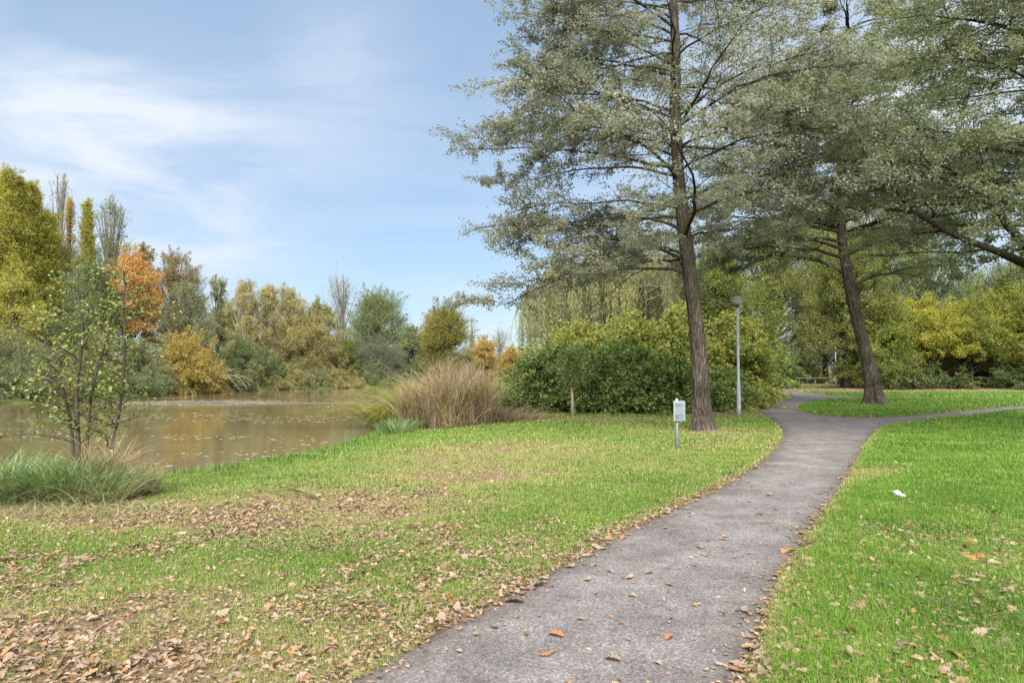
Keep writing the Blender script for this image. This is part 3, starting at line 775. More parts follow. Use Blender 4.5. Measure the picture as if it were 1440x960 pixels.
# far bank, one tree each: kind of outline, name, column, top row, width in photo columns, distance ...
FB = [
    ('poplar', 'poplar_tree', -34, 250, 90, 50, 'poplar', dict(cb=.10, nc=220, lpc=150, rc=.8, ls=.15), 'yellow green poplar cut by the left edge of the picture'),
    ('poplar', 'poplar_tree', 4, 240, 96, 51, 'poplar', dict(cb=.10, nc=260, lpc=150, rc=.8, ls=.15), 'tallest yellow green poplar, first whole column from the left edge'),
    ('poplar', 'poplar_tree', 40, 256, 78, 53, 'poplar', dict(cb=.10, nc=220, lpc=150, rc=.75, ls=.15), 'slightly lower yellow green poplar right beside the tallest poplar'),
    ('poplar', 'poplar_tree', 24, 254, 64, 52, 'poplar', dict(cb=.10, nc=200, lpc=150, rc=.75, ls=.15), 'yellow green poplar squeezed between the tallest poplar and the lower one'),
    ('poplar', 'poplar_tree', 64, 300, 60, 54, 'poplar', dict(cb=.10, nc=180, lpc=150, rc=.75, ls=.15), 'shorter yellow green poplar at the right end of the dense poplar row'),
    ('poplar', 'poplar_tree', 118, 284, 44, 58, 'poplar', dict(cb=.08, nc=110, lpc=120, rc=.62, ls=.16), 'slender green poplar with pointed top behind the orange maple'),
    ('poplar', 'poplar_tree', 93, 280, 34, 60, 'goldpop', dict(cb=.1, nc=50, lpc=70, rc=.55, ls=.16), 'thin golden poplar column between two greener poplars'),
    ('airy', 'bare_tree', 80, 248, 70, 64, 'olive', dict(cb=.35, nc=60, lpc=7, rc=1.0, ls=.2), 'nearly bare tall tree with thin twigs rising above the poplars'),
    ('airy', 'airy_tree', 152, 282, 95, 60, 'green', dict(cb=.3, nc=90, lpc=34, rc=.85, ls=.17), 'airy half bare green tree standing tall behind the orange maple'),
    ('round', 'broadleaf_tree', 200, 350, 52, 66, 'brown', dict(cb=.2, nc=60, lpc=110, ls=.17), 'dark brown green tree peeping over the orange maple'),
    ('round', 'orange_maple', 180, 360, 80, 53, 'orange', dict(cb=.42, nc=64, lpc=120, ls=.15, rc=.75), 'bright orange maple on the far bank of the pond'),
    ('round', 'broadleaf_tree', 68, 326, 112, 58, 'olive', dict(cb=.15, nc=80, lpc=120, ls=.16), 'olive tree filling the gap between the poplars'),
    ('round', 'broadleaf_tree', 245, 360, 88, 63, 'brown', dict(cb=.15, nc=90, lpc=110, ls=.16), 'brownish tree with uneven top right of the orange maple'),
    ('birch', 'broadleaf_tree', 262, 398, 100, 58, 'pale', dict(cb=.06, nc=100, lpc=130, ls=.15, droop=.5, lw=.35), 'pale willowy tree in front of the brownish tree'),
    ('birch', 'broadleaf_tree', 305, 392, 50, 70, 'olive', dict(cb=.12, nc=60, lpc=70, ls=.16), 'thin olive tree left of the pale stemmed birches'),
    ('round', 'broadleaf_tree', 16, 392, 110, 48, 'poplar', dict(cb=.08, nc=80, lpc=130, ls=.15), 'broad yellow green tree below the tallest poplar'),
    ('round', 'broadleaf_tree', 125, 372, 104, 51, 'green', dict(cb=.1, nc=80, lpc=120, ls=.15), 'mid green tree directly behind the foreground sapling'),
    ('shrub', 'willow_shrub', 8, 480, 90, 42, 'pale', dict(cb=.0, nc=70, lpc=120, ls=.12, lw=.3, droop=.2), 'pale willow shrub on the far bank at the left edge'),
    ('shrub', 'willow_shrub', 75, 492, 80, 45, 'pale', dict(cb=.0, nc=70, lpc=110, ls=.12, lw=.3, droop=.2), 'pale willow shrub behind the left side of the sapling'),
    ('shrub', 'bank_shrub', 135, 486, 80, 48, 'olive', dict(cb=.0, nc=70, lpc=110, ls=.12), 'olive shrub behind the sapling stems'),
    ('shrub', 'bank_shrub', 190, 488, 70, 50.5, 'pale', dict(cb=.0, nc=60, lpc=110, ls=.12), 'pale green low shrub below the orange maple'),
    ('shrub', 'yellow_shrub', 262, 474, 84, 54, 'gold', dict(cb=.0, nc=80, lpc=110, ls=.14), 'golden yellow shrub hanging over the far water edge'),
    ('shrub', 'bank_shrub', 296, 512, 44, 58, 'olive', dict(cb=.0, nc=50, lpc=110, ls=.13), 'low rounded olive shrub right of the golden shrub'),
    ('birch', 'birch_tree', 343, 392, 56, 66, 'birch', dict(cb=.12, nc=90, lpc=80, ls=.16, droop=.7), 'leftmost tall birch with pale stem in the birch row'),
    ('birch', 'birch_tree', 376, 402, 56, 68, 'birch', dict(cb=.12, nc=90, lpc=85, ls=.16, droop=.7), 'middle one of the three tall birches in the birch row'),
    ('birch', 'birch_tree', 407, 402, 60, 71, 'birch', dict(cb=.12, nc=90, lpc=80, ls=.16, droop=.7), 'rightmost birch of the row, above the tawny rounded tree'),
    ('round', 'broadleaf_tree', 428, 438, 96, 70, 'birch', dict(cb=.04, nc=110, lpc=120, ls=.16, droop=.3), 'tawny rounded tree leaning over the water in the middle of the far bank'),
    ('shrub', 'dark_shrub', 345, 484, 64, 63, 'green', dict(cb=.0, nc=60, lpc=130, ls=.15), 'dark green shrub at the foot of the leftmost birch'),
    ('shrub', 'dark_shrub', 378, 512, 58, 66, 'green', dict(cb=.0, nc=50, lpc=130, ls=.15), 'low dark green shrub under the middle birch'),
    ('airy', 'bare_tree', 480, 392, 84, 88, 'brown', dict(cb=.2, nc=120, lpc=5, rc=1.4, ls=.2), 'bare grey tree with many fine twigs behind the far bank'),
    ('round', 'broadleaf_tree', 450, 424, 56, 82, 'olive', dict(cb=.2, nc=70, lpc=100, ls=.2), 'olive tree half hidden left of the bare grey tree'),
    ('round', 'broadleaf_tree', 532, 414, 112, 82, 'green', dict(cb=.12, nc=130, lpc=110, ls=.2), 'large dark green tree at the far end of the pond'),
    ('round', 'broadleaf_tree', 580, 466, 60, 80, 'green', dict(cb=.08, nc=70, lpc=110, ls=.2), 'smaller green tree sloping down from the large dark green one'),
    ('birch', 'broadleaf_tree', 488, 484, 38, 75, 'ygreen', dict(cb=.05, nc=60, lpc=90, ls=.17), 'small yellow green tree by the water at the pond end'),
    ('shrub', 'bank_shrub', 462, 498, 50, 73.5, 'birch', dict(cb=.0, nc=60, lpc=100, ls=.16), 'tawny shrub beside the small yellow green tree'),
    ('shrub', 'grey_willow', 530, 486, 72, 76, 'grey', dict(cb=.0, nc=80, lpc=120, ls=.17, lw=.3), 'rounded grey willow shrub at the far end of the water'),
    ('round', 'broadleaf_tree', 626, 434, 92, 64, 'ygreenT', dict(cb=.1, nc=130, lpc=110, ls=.16), 'round yellow green tree rising behind the dry reeds'),
    ('round', 'orange_tree', 680, 480, 44, 84, 'goldpop', dict(cb=.1, nc=60, lpc=90, ls=.19), 'small orange yellow tree over the middle of the reeds'),
    ('round', 'orange_tree', 722, 492, 46, 78, 'goldpop', dict(cb=.1, nc=60, lpc=80, ls=.18), 'small orange yellow tree beside the weeping willow'),
    ('airy', 'bare_tree', 704, 468, 54, 92, 'brown', dict(cb=.2, nc=60, lpc=8, rc=1.1, ls=.2), 'sparse bare tree between the two orange trees'),
    ('airy', 'bare_tree', 664, 452, 24, 90, 'brown', dict(cb=.3, nc=30, lpc=4, rc=.8, ls=.2), 'thin bare treetop beside the round yellow green tree'),
    ('round', 'broadleaf_tree', 600, 500, 110, 120, 'olive', dict(cb=.05, nc=60, lpc=110, ls=.3), 'distant olive tree low behind the round yellow green tree'),
    ('round', 'broadleaf_tree', 700, 502, 120, 125, 'brown', dict(cb=.05, nc=60, lpc=110, ls=.3), 'distant brownish tree low behind the orange trees'),
    ('round', 'broadleaf_tree', 500, 480, 120, 120, 'olive', dict(cb=.05, nc=70, lpc=110, ls=.3), 'distant olive tree behind the grey willow shrub'),
    ('round', 'broadleaf_tree', 400, 460, 120, 100, 'brown', dict(cb=.05, nc=70, lpc=110, ls=.26), 'distant brown tree behind the birch row'),
    ('round', 'broadleaf_tree', 320, 440, 90, 90, 'green', dict(cb=.05, nc=70, lpc=110, ls=.24), 'distant green tree in the gap left of the birches'),
]
LM['midgreen'] = leaf_mat('mid_green_leaf', [(.06, .10, .03), (.115, .175, .05), (.19, .235, .065), (.36, .31, .08)], 1.3, .55, .28, .45, .3)
LM['alder2'] = leaf_mat('alder_leaf_greener', [(.085, .10, .058), (.15, .168, .098), (.22, .232, .15), (.31, .285, .20)], .55, .45, .5, .55, .2, ttint=(1.2, 1.3, .8))
LM['ygreenT'] = leaf_mat('round_tree_leaf', [(.075, .085, .02), (.14, .145, .03), (.22, .19, .04), (.34, .22, .05)], .35)
for q, (kind, nm, u, v, wpx, Y, lm, kw, lab) in enumerate(FB):
    rng = np.random.default_rng(100 + q)
    H = zt(v, Y) + .25; rad = wpx / 2 / F * Y
    bm_ = B_PALE if 'birch' in nm else (B_GREY if kind == 'airy' else B_TWIG)
    bg_tree(nm, at(u, Y), Y, H, rad, kind, LM[lm], bm_, lab, 'shrub' if kind == 'shrub' else 'tree', rng,
            group='shrubs along the far bank' if kind == 'shrub' else 'trees on the far bank', **kw)

far_shore = resample(np.array([p for p in POND if p[0] < -12 and p[1] > 31 and p[0] > -42][::-1] if False else POND[(POND[:, 0] < -12) & (POND[:, 1] > 31) & (POND[:, 0] > -42)]), 2.3)
for q, (x, y) in enumerate(far_shore):
    rng = np.random.default_rng(700 + q)
    nx_, ny_ = (-.8, .6); hh = rng.uniform(1.0, 2.4)
    lm, kind_ = (('olive', 'olive'), ('pale', 'pale green'), ('green', 'dull green'), ('birch', 'tawny'))[int(rng.integers(0, 4))]
    bg_tree('waterside_bush', x + nx_ * .7, y + ny_ * .7, hh, rng.uniform(1.1, 1.7), 'shrub', LM[lm], B_TWIG, 'low ' + kind_ + ' bush hanging over the far water edge', 'bush', rng, cb=0, nc=38, lpc=62, ls=.16, lw=.45, droop=.35, rc=.5, group=kind_ + ' bushes along the far water edge')

# shrubs behind the lawn, in the middle
CS = [
    ('bramble_bush', 752, 514, 92, 25, 'dkgreen', dict(nc=92, lpc=74, ls=0.143, rc=0.306), 'low dark green bramble bush right of the dry reeds'),
    ('laurel_bush', 838, 520, 92, 24.8, 'dkgreen', dict(nc=92, lpc=74, ls=0.182, rc=0.323), 'dark green glossy bush behind the small staked tree'),
    ('laurel_bush', 902, 512, 84, 24.5, 'midgreen', dict(nc=92, lpc=74, ls=0.182, rc=0.323), 'mid green bush with dark gaps left of the big trunk'),
    ('laurel_bush', 946, 520, 64, 24.2, 'dkgreen', dict(nc=69, lpc=74, ls=0.169, rc=0.306), 'dark green bush right behind the small sign'),
    ('bramble_bush', 1004, 530, 92, 26.4, 'midgreen', dict(nc=80, lpc=74, ls=0.156, rc=0.340), 'low green bush between the big trunk and the lamp'),
    ('hazel_shrub', 868, 496, 96, 26.2, 'midgreen', dict(nc=103, lpc=68, ls=0.182, rc=0.357), 'mid green shrub rising behind the glossy bush'),
    ('hazel_shrub', 784, 500, 84, 26.4, 'midgreen', dict(nc=103, lpc=68, ls=0.169, rc=0.357), 'mid green shrub behind the bramble bush'),
    ('elder_shrub', 812, 474, 120, 27.8, 'yshrub', dict(nc=126, lpc=68, ls=0.182, rc=0.391), 'pale yellow green shrub under the weeping willow'),
    ('elder_shrub', 885, 460, 116, 28.4, 'yshrub', dict(nc=126, lpc=68, ls=0.182, rc=0.391), 'tall yellow green shrub left of the big trunk'),
    ('elder_shrub', 958, 446, 120, 28.8, 'yshrub', dict(nc=126, lpc=68, ls=0.182, rc=0.391), 'yellow green shrub directly behind the big trunk'),
    ('elder_shrub', 1036, 456, 98, 28.6, 'yshrub', dict(nc=126, lpc=68, ls=0.182, rc=0.391), 'golden green shrub behind the lamp post'),
]
for q, (nm, u, v, wpx, Y, lm, kw, lab) in enumerate(CS):
    rng = np.random.default_rng(300 + q)
    bg_tree(nm, at(u, Y), Y, zt(v, Y), wpx / 2 / F * Y, 'shrub', LM[lm], B_TWIG, lab, 'bush', rng, cb=0, group='bushes behind the lawn', **kw)

# trees and shrubs behind the fork of the path
RB = [
    ('round', 'park_tree', 1010, 352, 150, 47, 'ygreen', dict(cb=.12, nc=150, lpc=130, ls=.17), 'yellow green tree seen between the big trunk and the lamp'),
    ('round', 'park_tree', 1088, 325, 150, 70, 'park', dict(cb=.10, nc=170, lpc=130, ls=.19), 'olive green tree behind the lamp, far end of the path'),
    ('round', 'park_tree', 1160, 290, 140, 72, 'park', dict(cb=.12, nc=170, lpc=130, ls=.2), 'olive tree left of the leaning trunk, behind the far rail'),
    ('round', 'park_tree', 1190, 330, 110, 54, 'park', dict(cb=.24, nc=120, lpc=120, ls=.17, trunk_r=.36), 'tree with dark bare trunk just left of the leaning trunk'),
    ('round', 'park_tree', 1246, 300, 140, 66, 'ygreen', dict(cb=.12, nc=150, lpc=130, ls=.19), 'yellow green tree right behind the leaning trunk'),
    ('round', 'park_tree', 1308, 330, 130, 60, 'green', dict(cb=.26, nc=90, lpc=110, ls=.18, trunk_r=.55), 'tree with thick dark ivy trunk in the right hand thicket'),
    ('round', 'park_tree', 1372, 392, 120, 64, 'ygreen', dict(cb=.24, nc=90, lpc=110, ls=.18, trunk_r=.35), 'tree with slim dark trunk in the right hand thicket'),
    ('round', 'park_tree', 1440, 360, 120, 62, 'park', dict(cb=.2, nc=120, lpc=120, ls=.18, trunk_r=.3), 'olive tree at the right edge of the picture'),
    ('round', 'park_tree', 1530, 330, 140, 60, 'park', dict(cb=.15, nc=120, lpc=120, ls=.18), 'olive tree just beyond the right edge of the picture'),
    ('round', 'park_tree', 940, 360, 150, 60, 'park', dict(cb=.1, nc=120, lpc=120, ls=.19), 'olive tree hidden behind the weeping willow'),
    ('shrub', 'hazel_shrub', 1246, 438, 100, 54, 'ygreen', dict(cb=.0, nc=130, lpc=150, ls=.17, rc=.8), 'green hazel shrub right of the leaning trunk'),
    ('shrub', 'maple_shrub', 1302, 432, 112, 55.5, 'yellowleaf', dict(cb=.40, nc=120, lpc=140, ls=.18, rc=.8), 'bright yellow shrub around the dark ivy trunk'),
    ('shrub', 'hazel_shrub', 1368, 440, 110, 55, 'ygreen', dict(cb=.38, nc=120, lpc=140, ls=.17, rc=.8), 'yellow green hazel shrub with gaps near the right edge'),
    ('shrub', 'hazel_shrub', 1432, 420, 120, 54.5, 'yellowgreen2', dict(cb=.3, nc=130, lpc=150, ls=.17, rc=.8), 'tall yellow green shrub at the right edge'),
    ('shrub', 'hedge_bush', 1262, 514, 80, 52.5, 'deepgreen', dict(cb=.0, nc=60, lpc=90, ls=.16), 'low dark bush at the right foot of the leaning trunk'),
    ('shrub', 'hedge_bush', 1338, 531, 60, 52.5, 'deepgreen', dict(cb=.0, nc=40, lpc=60, ls=.16), 'low dark bush below the bright yellow shrub'),
    ('shrub', 'hedge_bush', 1434, 524, 80, 52.5, 'deepgreen', dict(cb=.0, nc=50, lpc=80, ls=.16), 'low dark bush at the right edge'),
    ('shrub', 'understory_bush', 1232, 488, 90, 60, 'deepgreen', dict(cb=.0, nc=60, lpc=120, ls=.2), 'dark bush deep in the thicket just right of the leaning trunk'),
    ('shrub', 'understory_bush', 1300, 486, 96, 62, 'brown', dict(cb=.0, nc=60, lpc=110, ls=.2), 'brownish bush deep in the thicket below the bright yellow shrub'),
    ('shrub', 'understory_bush', 1368, 490, 90, 61, 'deepgreen', dict(cb=.0, nc=50, lpc=110, ls=.2), 'dark bush deep in the thicket beside the parked car'),
    ('shrub', 'understory_bush', 1450, 486, 96, 60, 'deepgreen', dict(cb=.0, nc=60, lpc=110, ls=.2), 'dark bush deep in the thicket at the right edge'),
    ('shrub', 'hedge_bush', 1086, 506, 70, 56, 'dkgreen', dict(cb=.0, nc=70, lpc=130, ls=.17), 'dark bush where the path bends out of sight'),
    ('shrub', 'hedge_bush', 1126, 512, 60, 72, 'dkgreen', dict(cb=.0, nc=70, lpc=130, ls=.2), 'dark bush behind the far rail'),
    ('shrub', 'hedge_bush', 1210, 500, 70, 74, 'ygreen', dict(cb=.0, nc=70, lpc=130, ls=.2), 'green bush behind the right end of the far rail'),
]
LM['deepgreen'] = leaf_mat('deep_green_leaf', [(.02, .035, .012), (.045, .07, .02), (.085, .11, .032), (.17, .18, .05)], 1.0, .55, .25)
LM['yellowleaf'] = leaf_mat('yellow_maple_leaf', [(.11, .15, .025), (.20, .22, .035), (.32, .28, .045), (.42, .33, .055)], .9)
LM['yellowgreen2'] = leaf_mat('lime_leaf', [(.06, .09, .016), (.13, .16, .026), (.23, .235, .038), (.36, .29, .045)], .6)
for q, (kind, nm, u, v, wpx, Y, lm, kw, lab) in enumerate(RB):
    rng = np.random.default_rng(400 + q)
    bg_tree(nm, at(u, Y), Y, zt(v, Y), wpx / 2 / F * Y, kind, LM[lm], B_DARK, lab, 'shrub' if kind == 'shrub' else 'tree', rng,
            group='shrubs beyond the path fork' if kind == 'shrub' else 'trees beyond the path fork', **kw)


# ------------------------------------------------------------------ the three large trees with layered sprays
def limb_pts(rng, p0, az, L_, e0, e1, n=11, wander=.10):
    t = np.linspace(0, 1, n); el = e0 + (e1 - e0) * t ** .8
    aa = az + np.cumsum(rng.normal(0, wander, n)); st = L_ / (n - 1)
    d = np.stack([np.cos(aa) * np.cos(el), np.sin(aa) * np.cos(el), np.sin(el)], 1) * st
    return np.vstack([p0, p0 + np.cumsum(d[:-1] + rng.normal(0, .025 * st * 3, (n - 1, 3)), axis=0)])


def dress(rng, wood, LP, LD, P, r0, sub_len, sub_step, twig_step, twig_len, nleaf, t0=.22, spread=.05, dens=1.0):
    """sub-branches in a flattish spray on both sides of a limb, twigs on them, leaf positions on the twigs"""
    Ltot = np.linalg.norm(np.diff(P, axis=0), axis=1).sum()
    tube(wood, P, .010 + (r0 - .010) * np.linspace(1, 0, len(P)) ** 1.5, 7, cap=False)
    ts = np.arange(t0, 1.0, sub_step / Ltot); sd = 1
    tip = []
    for t in ts:
        t = min(.995, t + rng.normal(0, .2) * sub_step / Ltot)
        a = interp_pts(P, t); b = interp_pts(P, min(1, t + .05)); d = unit(b - a + 1e-6)
        sd = -sd; az = math.atan2(d[1], d[0]) + sd * rng.uniform(.5, 1.15); el = rng.normal(.10, .30) + d[2] * .4
        Ls = sub_len * (1.08 - .62 * t) * rng.uniform(.65, 1.25)
        S = limb_pts(rng, a, az, Ls, el + .1, el - .32, 6, .13)
        tube(wood, S, np.linspace(max(.008, r0 * .35 * (1 - .6 * t)), .006, 6), 4, cap=False)
        tip.append((S, Ls))
    tip.append((P[-4:], np.linalg.norm(P[-1] - P[-4])))
    for S, Ls in tip:
        sd = 1; fd = min(2.6, rng.lognormal(-.08, .7))
        for u in np.arange(.18, 1.02, twig_step / max(Ls, .3)):
            a = interp_pts(S, min(u, 1)); d = unit(interp_pts(S, min(1, u + .1)) - interp_pts(S, max(0, u - .1)) + 1e-6)
            sd = -sd; az = math.atan2(d[1], d[0]) + sd * rng.uniform(.3, 1.0); el = rng.normal(-.02, .33)
            l = twig_len * rng.uniform(.5, 1.35)
            e = a + l * np.array([math.cos(az) * math.cos(el), math.sin(az) * math.cos(el), math.sin(el)])
            m_ = (a + e) / 2 + [0, 0, .08 * l]
            tube(wood, np.array([a, m_, e - [0, 0, .08 * l]]), np.array([.006, .004, .0025]), 3, cap=False)
            k = max(1, int(nleaf * 1.3 * fd * dens * rng.uniform(.5, 1.5) * l / twig_len)); tt = rng.uniform(.12, 1.1, k)[:, None]
            q = a + (e - a) * tt + [0, 0, .05 * l] * (1 - (2 * tt - 1) ** 2)
            LP.append(q + rng.normal(0, spread, (k, 3))); LD.append(np.repeat(unit(e - a)[None], k, 0))


def trunk_mesh(mb, P, r, sides=40, ridges=.03, seed=0, flare=.5, fh=.5):
    """ridged bark and spreading roots"""
    P = np.asarray(P, float); n = 90
    s = np.linspace(0, 1, len(P)) if len(P) < 3 else None
    z = np.linspace(P[0, 2], P[-1, 2], n); z = P[0, 2] + (P[-1, 2] - P[0, 2]) * np.linspace(0, 1, n) ** 1.35
    cx = np.interp(z, P[:, 2], P[:, 0]); cy = np.interp(z, P[:, 2], P[:, 1]); rr = np.interp(z, P[:, 2], r)
    an = np.arange(sides) * 2 * math.pi / sides
    A, Z = np.meshgrid(an, z)
    root = np.maximum(0, np.cos(A * 5 + seed) * .5 + np.cos(A * 3 + seed * 2) * .5 + .25)
    fl = flare * np.exp(-(Z - z[0]) / fh) * (.35 + root)
    rid = ridges * (np.abs(((A * sides / 6.283 * .55 + 1.3 * vnoise(A * 2, Z * 1.2)) % 2) - 1) - .5) + ridges * 2.2 * (fbm(A * 2.2 + seed, Z * .9, 3) - .5)
    RR = rr[:, None] * (1 + fl + rid)
    V = np.stack([cx[:, None] + RR * np.cos(A), cy[:, None] + RR * np.sin(A), Z], -1).reshape(-1, 3)
    i = np.arange(n - 1)[:, None] * sides; j = np.arange(sides)[None, :]; k = (j + 1) % sides
    mb.add(V, np.stack([i + j, i + k, i + sides + k, i + sides + j], -1).reshape(-1, 4), (n - 1) * sides + np.arange(sides)[None, :])


def finish_tree(root, trunk, limbs, LP, LD, lmat, bmat, rng, ls, lw):
    trunk.build('trunk', bmat, root, smooth=True)
    for w in limbs: w.build('limb', B_TWIG if False else bmat, root, smooth=True)
    P = np.concatenate(LP); D = np.concatenate(LD) + np.array([0, 0, -.15])
    mb_ = MB(); leaves(mb_, P, D, ls, lw, rng, up=.5, wob=.75); mb_.build('crown', lmat, root)
    print(root.name, 'leaves', len(P))


# --- nearest: tall alder by the path
rng = np.random.default_rng(21)
bx_, by_ = gp(987, 606); root = empty('alder_tree', (bx_, by_, -.03), 'tall layered tree with straight brown trunk beside the lamp and the small sign', 'tree', 'large trees beside the path')
TP = np.array([(0, 0, 0), (-.02, 0, .8), (-.06, 0, 1.8), (-.16, .0, 3.0), (-.30, 0, 4.2), (-.42, .02, 5.2), (-.54, .05, 6.6), (-.62, .03, 8.2), (-.6, 0, 10), (-.66, .05, 12.2), (-.62, 0, 14.5)])
TR = np.array([.235, .208, .192, .184, .178, .170, .150, .15, .12, .08, .03])
tr = MB(); trunk_mesh(tr, TP, TR, 60, .07, 1.2, .62, .32)
limbs = []; LP = []; LD = []
spec_l = []                                            # (start height, bearing, length, start pitch, end pitch)
spec_l += [(4.1, 3.05, 6.2, .22, -.55), (4.9, 3.3, 6.1, .30, -.12), (5.5, 2.85, 6.3, .30, -.42), (6.85, 3.2, 7.3, .24, .0), (6.6, 2.75, 6.0, .30, -.15),
           (7.1, 3.4, 6.4, .30, -.02), (7.7, 3.05, 5.9, .34, .02), (8.3, 3.3, 5.6, .36, .05), (8.9, 2.9, 5.2, .40, .05), (9.5, 3.2, 4.9, .42, .1),
           (10.1, 2.8, 4.6, .45, .1), (10.7, 3.35, 4.2, .5, .15), (4.5, 3.75, 5.2, .22, -.35), (5.1, 2.35, 5.0, .22, -.25)]
spec_l += [(4.6, 2.9, 5.3, .25, -.45), (5.2, 3.15, 5.8, .25, -.38), (5.75, 3.4, 5.6, .22, -.28), (7.4, 2.95, 6.0, .3, -.1), (8.1, 3.1, 5.9, .33, 0), (9.2, 3.05, 5.6, .38, .05), (10.3, 3.05, 5.2, .42, .1), (11.0, 2.9, 4.8, .45, .1)]
spec_l = [(z_, a, l * (.70 if z_ > 6.9 else .80), e0, e1) for (z_, a, l, e0, e1) in spec_l]
for z_ in np.arange(4.4, 13.6, .55):
    for _ in range(2 if z_ < 11 else 1):
        a = rng.uniform(-2.55, 2.55)
        spec_l.append((z_ + rng.uniform(-.2, .2), a, (6.0 - .33 * max(0, z_ - 5)) * rng.uniform(.7, 1.05), rng.uniform(.2, .5), rng.uniform(-.25, .15)))
for (z_, a, l, e0, e1) in spec_l:
    p0 = np.array([np.interp(z_, TP[:, 2], TP[:, 0]), np.interp(z_, TP[:, 2], TP[:, 1]), z_])
    w = MB(); P = limb_pts(rng, p0, a, l, e0, e1)
    dress(rng, w, LP, LD, P, .014 + .0062 * l, 2.3, .42, .17, .50, 42, t0=.20, spread=.055)
    limbs.append(w)
finish_tree(root, tr, limbs, LP, LD, LM['alder'], B_MAIN, rng, .064, .6)

# --- second: leaning trunk at the fork
rng = np.random.default_rng(22)
bx_, by_ = gp(1230, 569); root = empty('alder_tree', (bx_, by_, -.03), 'broad layered tree with leaning flared trunk on the grass at the path fork', 'tree', 'large trees beside the path')
TP = np.array([(0, 0, 0), (-.1, 0, .9), (-.35, 0, 2.2), (-.75, 0, 3.8), (-1.05, 0, 5.2), (-1.35, 0, 7.4), (-1.35, .1, 9.5), (-1.15, .1, 12), (-1.0, 0, 15), (-.9, 0, 18)])
TR = np.array([.35, .30, .27, .25, .23, .20, .18, .17, .11, .05])
tr = MB(); trunk_mesh(tr, TP, TR, 60, .09, 2.2, .95, .5)
limbs = []; LP = []; LD = []
spec_l = [(5.7, 3.05, 6.5, .55, -.45), (6.5, 3.35, 6.8, .28, -.25), (7.2, 2.9, 7.0, .2, -.15), (6.9, 3.6, 6.0, .3, -.3), (5.2, .15, 5.5, .45, -.1), (6.6, -.35, 6.2, .4, -.2), (7.3, .3, 6.5, .35, -.1), (7.7, 3.2, 7.2, .3, -.1),
          (8.0, -2.4, 6.5, .3, -.2), (7.6, -1.0, 6.5, .3, -.2)]
for z_ in np.arange(7.6, 17.5, .62):
    for _ in range(3 if z_ < 14 else 2):
        a = rng.uniform(-3.14, 3.14)
        spec_l.append((z_ + rng.uniform(-.3, .3), a, (7.4 - .42 * max(0, z_ - 9)) * rng.uniform(.75, 1.05), rng.uniform(.2, .55), rng.uniform(-.25, .1)))
for (z_, a, l, e0, e1) in spec_l:
    p0 = np.array([np.interp(z_, TP[:, 2], TP[:, 0]), np.interp(z_, TP[:, 2], TP[:, 1]), z_])
    w = MB(); P = limb_pts(rng, p0, a, l, e0, e1, wander=.13)
    dress(rng, w, LP, LD, P, .022 + .010 * l, 2.8, .55, .25, .62, 46, t0=.18, spread=.08)
    limbs.append(w)
finish_tree(root, tr, limbs, LP, LD, LM['alder2'], B_MAIN, rng, .095, .6)

# --- third: trunk beyond the right edge, limbs reaching in
rng = np.random.default_rng(23)
bx_, by_ = 15.6, 16.5; root = empty('alder_tree', (bx_, by_, -.03), 'wide tree whose dark crooked limbs reach in from beyond the right edge', 'tree', 'large trees beside the path')
TP = np.array([(0, 0, 0), (0, 0, 1), (-.1, 0, 2.5), (-.3, 0, 4), (-.4, 0, 6), (-.3, 0, 8.5), (-.2, 0, 11), (0, 0, 14)])
TR = np.array([.42, .38, .35, .32, .27, .21, .14, .05])
tr = MB(); trunk_mesh(tr, TP, TR, 40, .04, .4, .5, .5)
limbs = []; LP = []; LD = []


def px3(pts): return [np.array([at(u, Y) - bx_, Y - by_, zt(v, Y) + .03]) for (u, v, Y) in pts]


E = [[np.array([-.25, 0, 3.2])] + px3([(1500, 392, 16.2), (1440, 366, 16), (1385, 344, 16), (1335, 325, 15.9), (1290, 296, 15.8), (1262, 262, 15.7), (1235, 240, 15.6), (1215, 208, 15.6)]),
     [np.array([-.3, 0, 3.9])] + px3([(1490, 372, 15.6), (1440, 335, 15.4), (1412, 300, 15.2), (1390, 272, 15.0), (1358, 258, 14.9), (1315, 238, 14.8), (1283, 204, 14.8)]),
     [np.array([-.35, 0, 4.6])] + px3([(1500, 300, 15.8), (1440, 256, 15.6), (1385, 250, 15.5), (1320, 240, 15.6), (1250, 246, 15.8)]),
     [np.array([-.3, 0, 4.2])] + px3([(1500, 330, 17.5), (1420, 276, 17.6), (1365, 283, 17.8), (1305, 288, 18)])]
for P in E:
    P = np.array(catmull(P, 4)); P = P[:: max(1, len(P) // 16)]
    P += rng.normal(0, .02, P.shape)
    w = MB(); dress(rng, w, LP, LD, P, .155, 2.0, .5, .22, .5, 34, t0=.5, spread=.08)
    limbs.append(w)
spec_l = []
for z_ in np.arange(4.2, 13.2, .40):
    for _ in range(2):
        a = math.pi + rng.normal(0, .75)
        spec_l.append((z_ + rng.uniform(-.2, .2), a, (7.4 - .30 * max(0, z_ - 6)) * rng.uniform(.75, 1.1), rng.uniform(.15, .5), rng.uniform(-.25, .15)))
    if rng.random() < .5: spec_l.append((z_, rng.uniform(-1.2, 1.2), 5 * rng.uniform(.7, 1), .4, 0))
for (z_, a, l, e0, e1) in spec_l:
    p0 = np.array([np.interp(z_, TP[:, 2], TP[:, 0]), 0, z_])
    w = MB(); P = limb_pts(rng, p0, a, l, e0, e1, wander=.13)
    dress(rng, w, LP, LD, P, .018 + .008 * l, 2.4, .5, .22, .52, 40, t0=.22, spread=.06)
    limbs.append(w)
finish_tree(root, tr, limbs, LP, LD, LM['alder2'], B_DARK, rng, .068, .6)

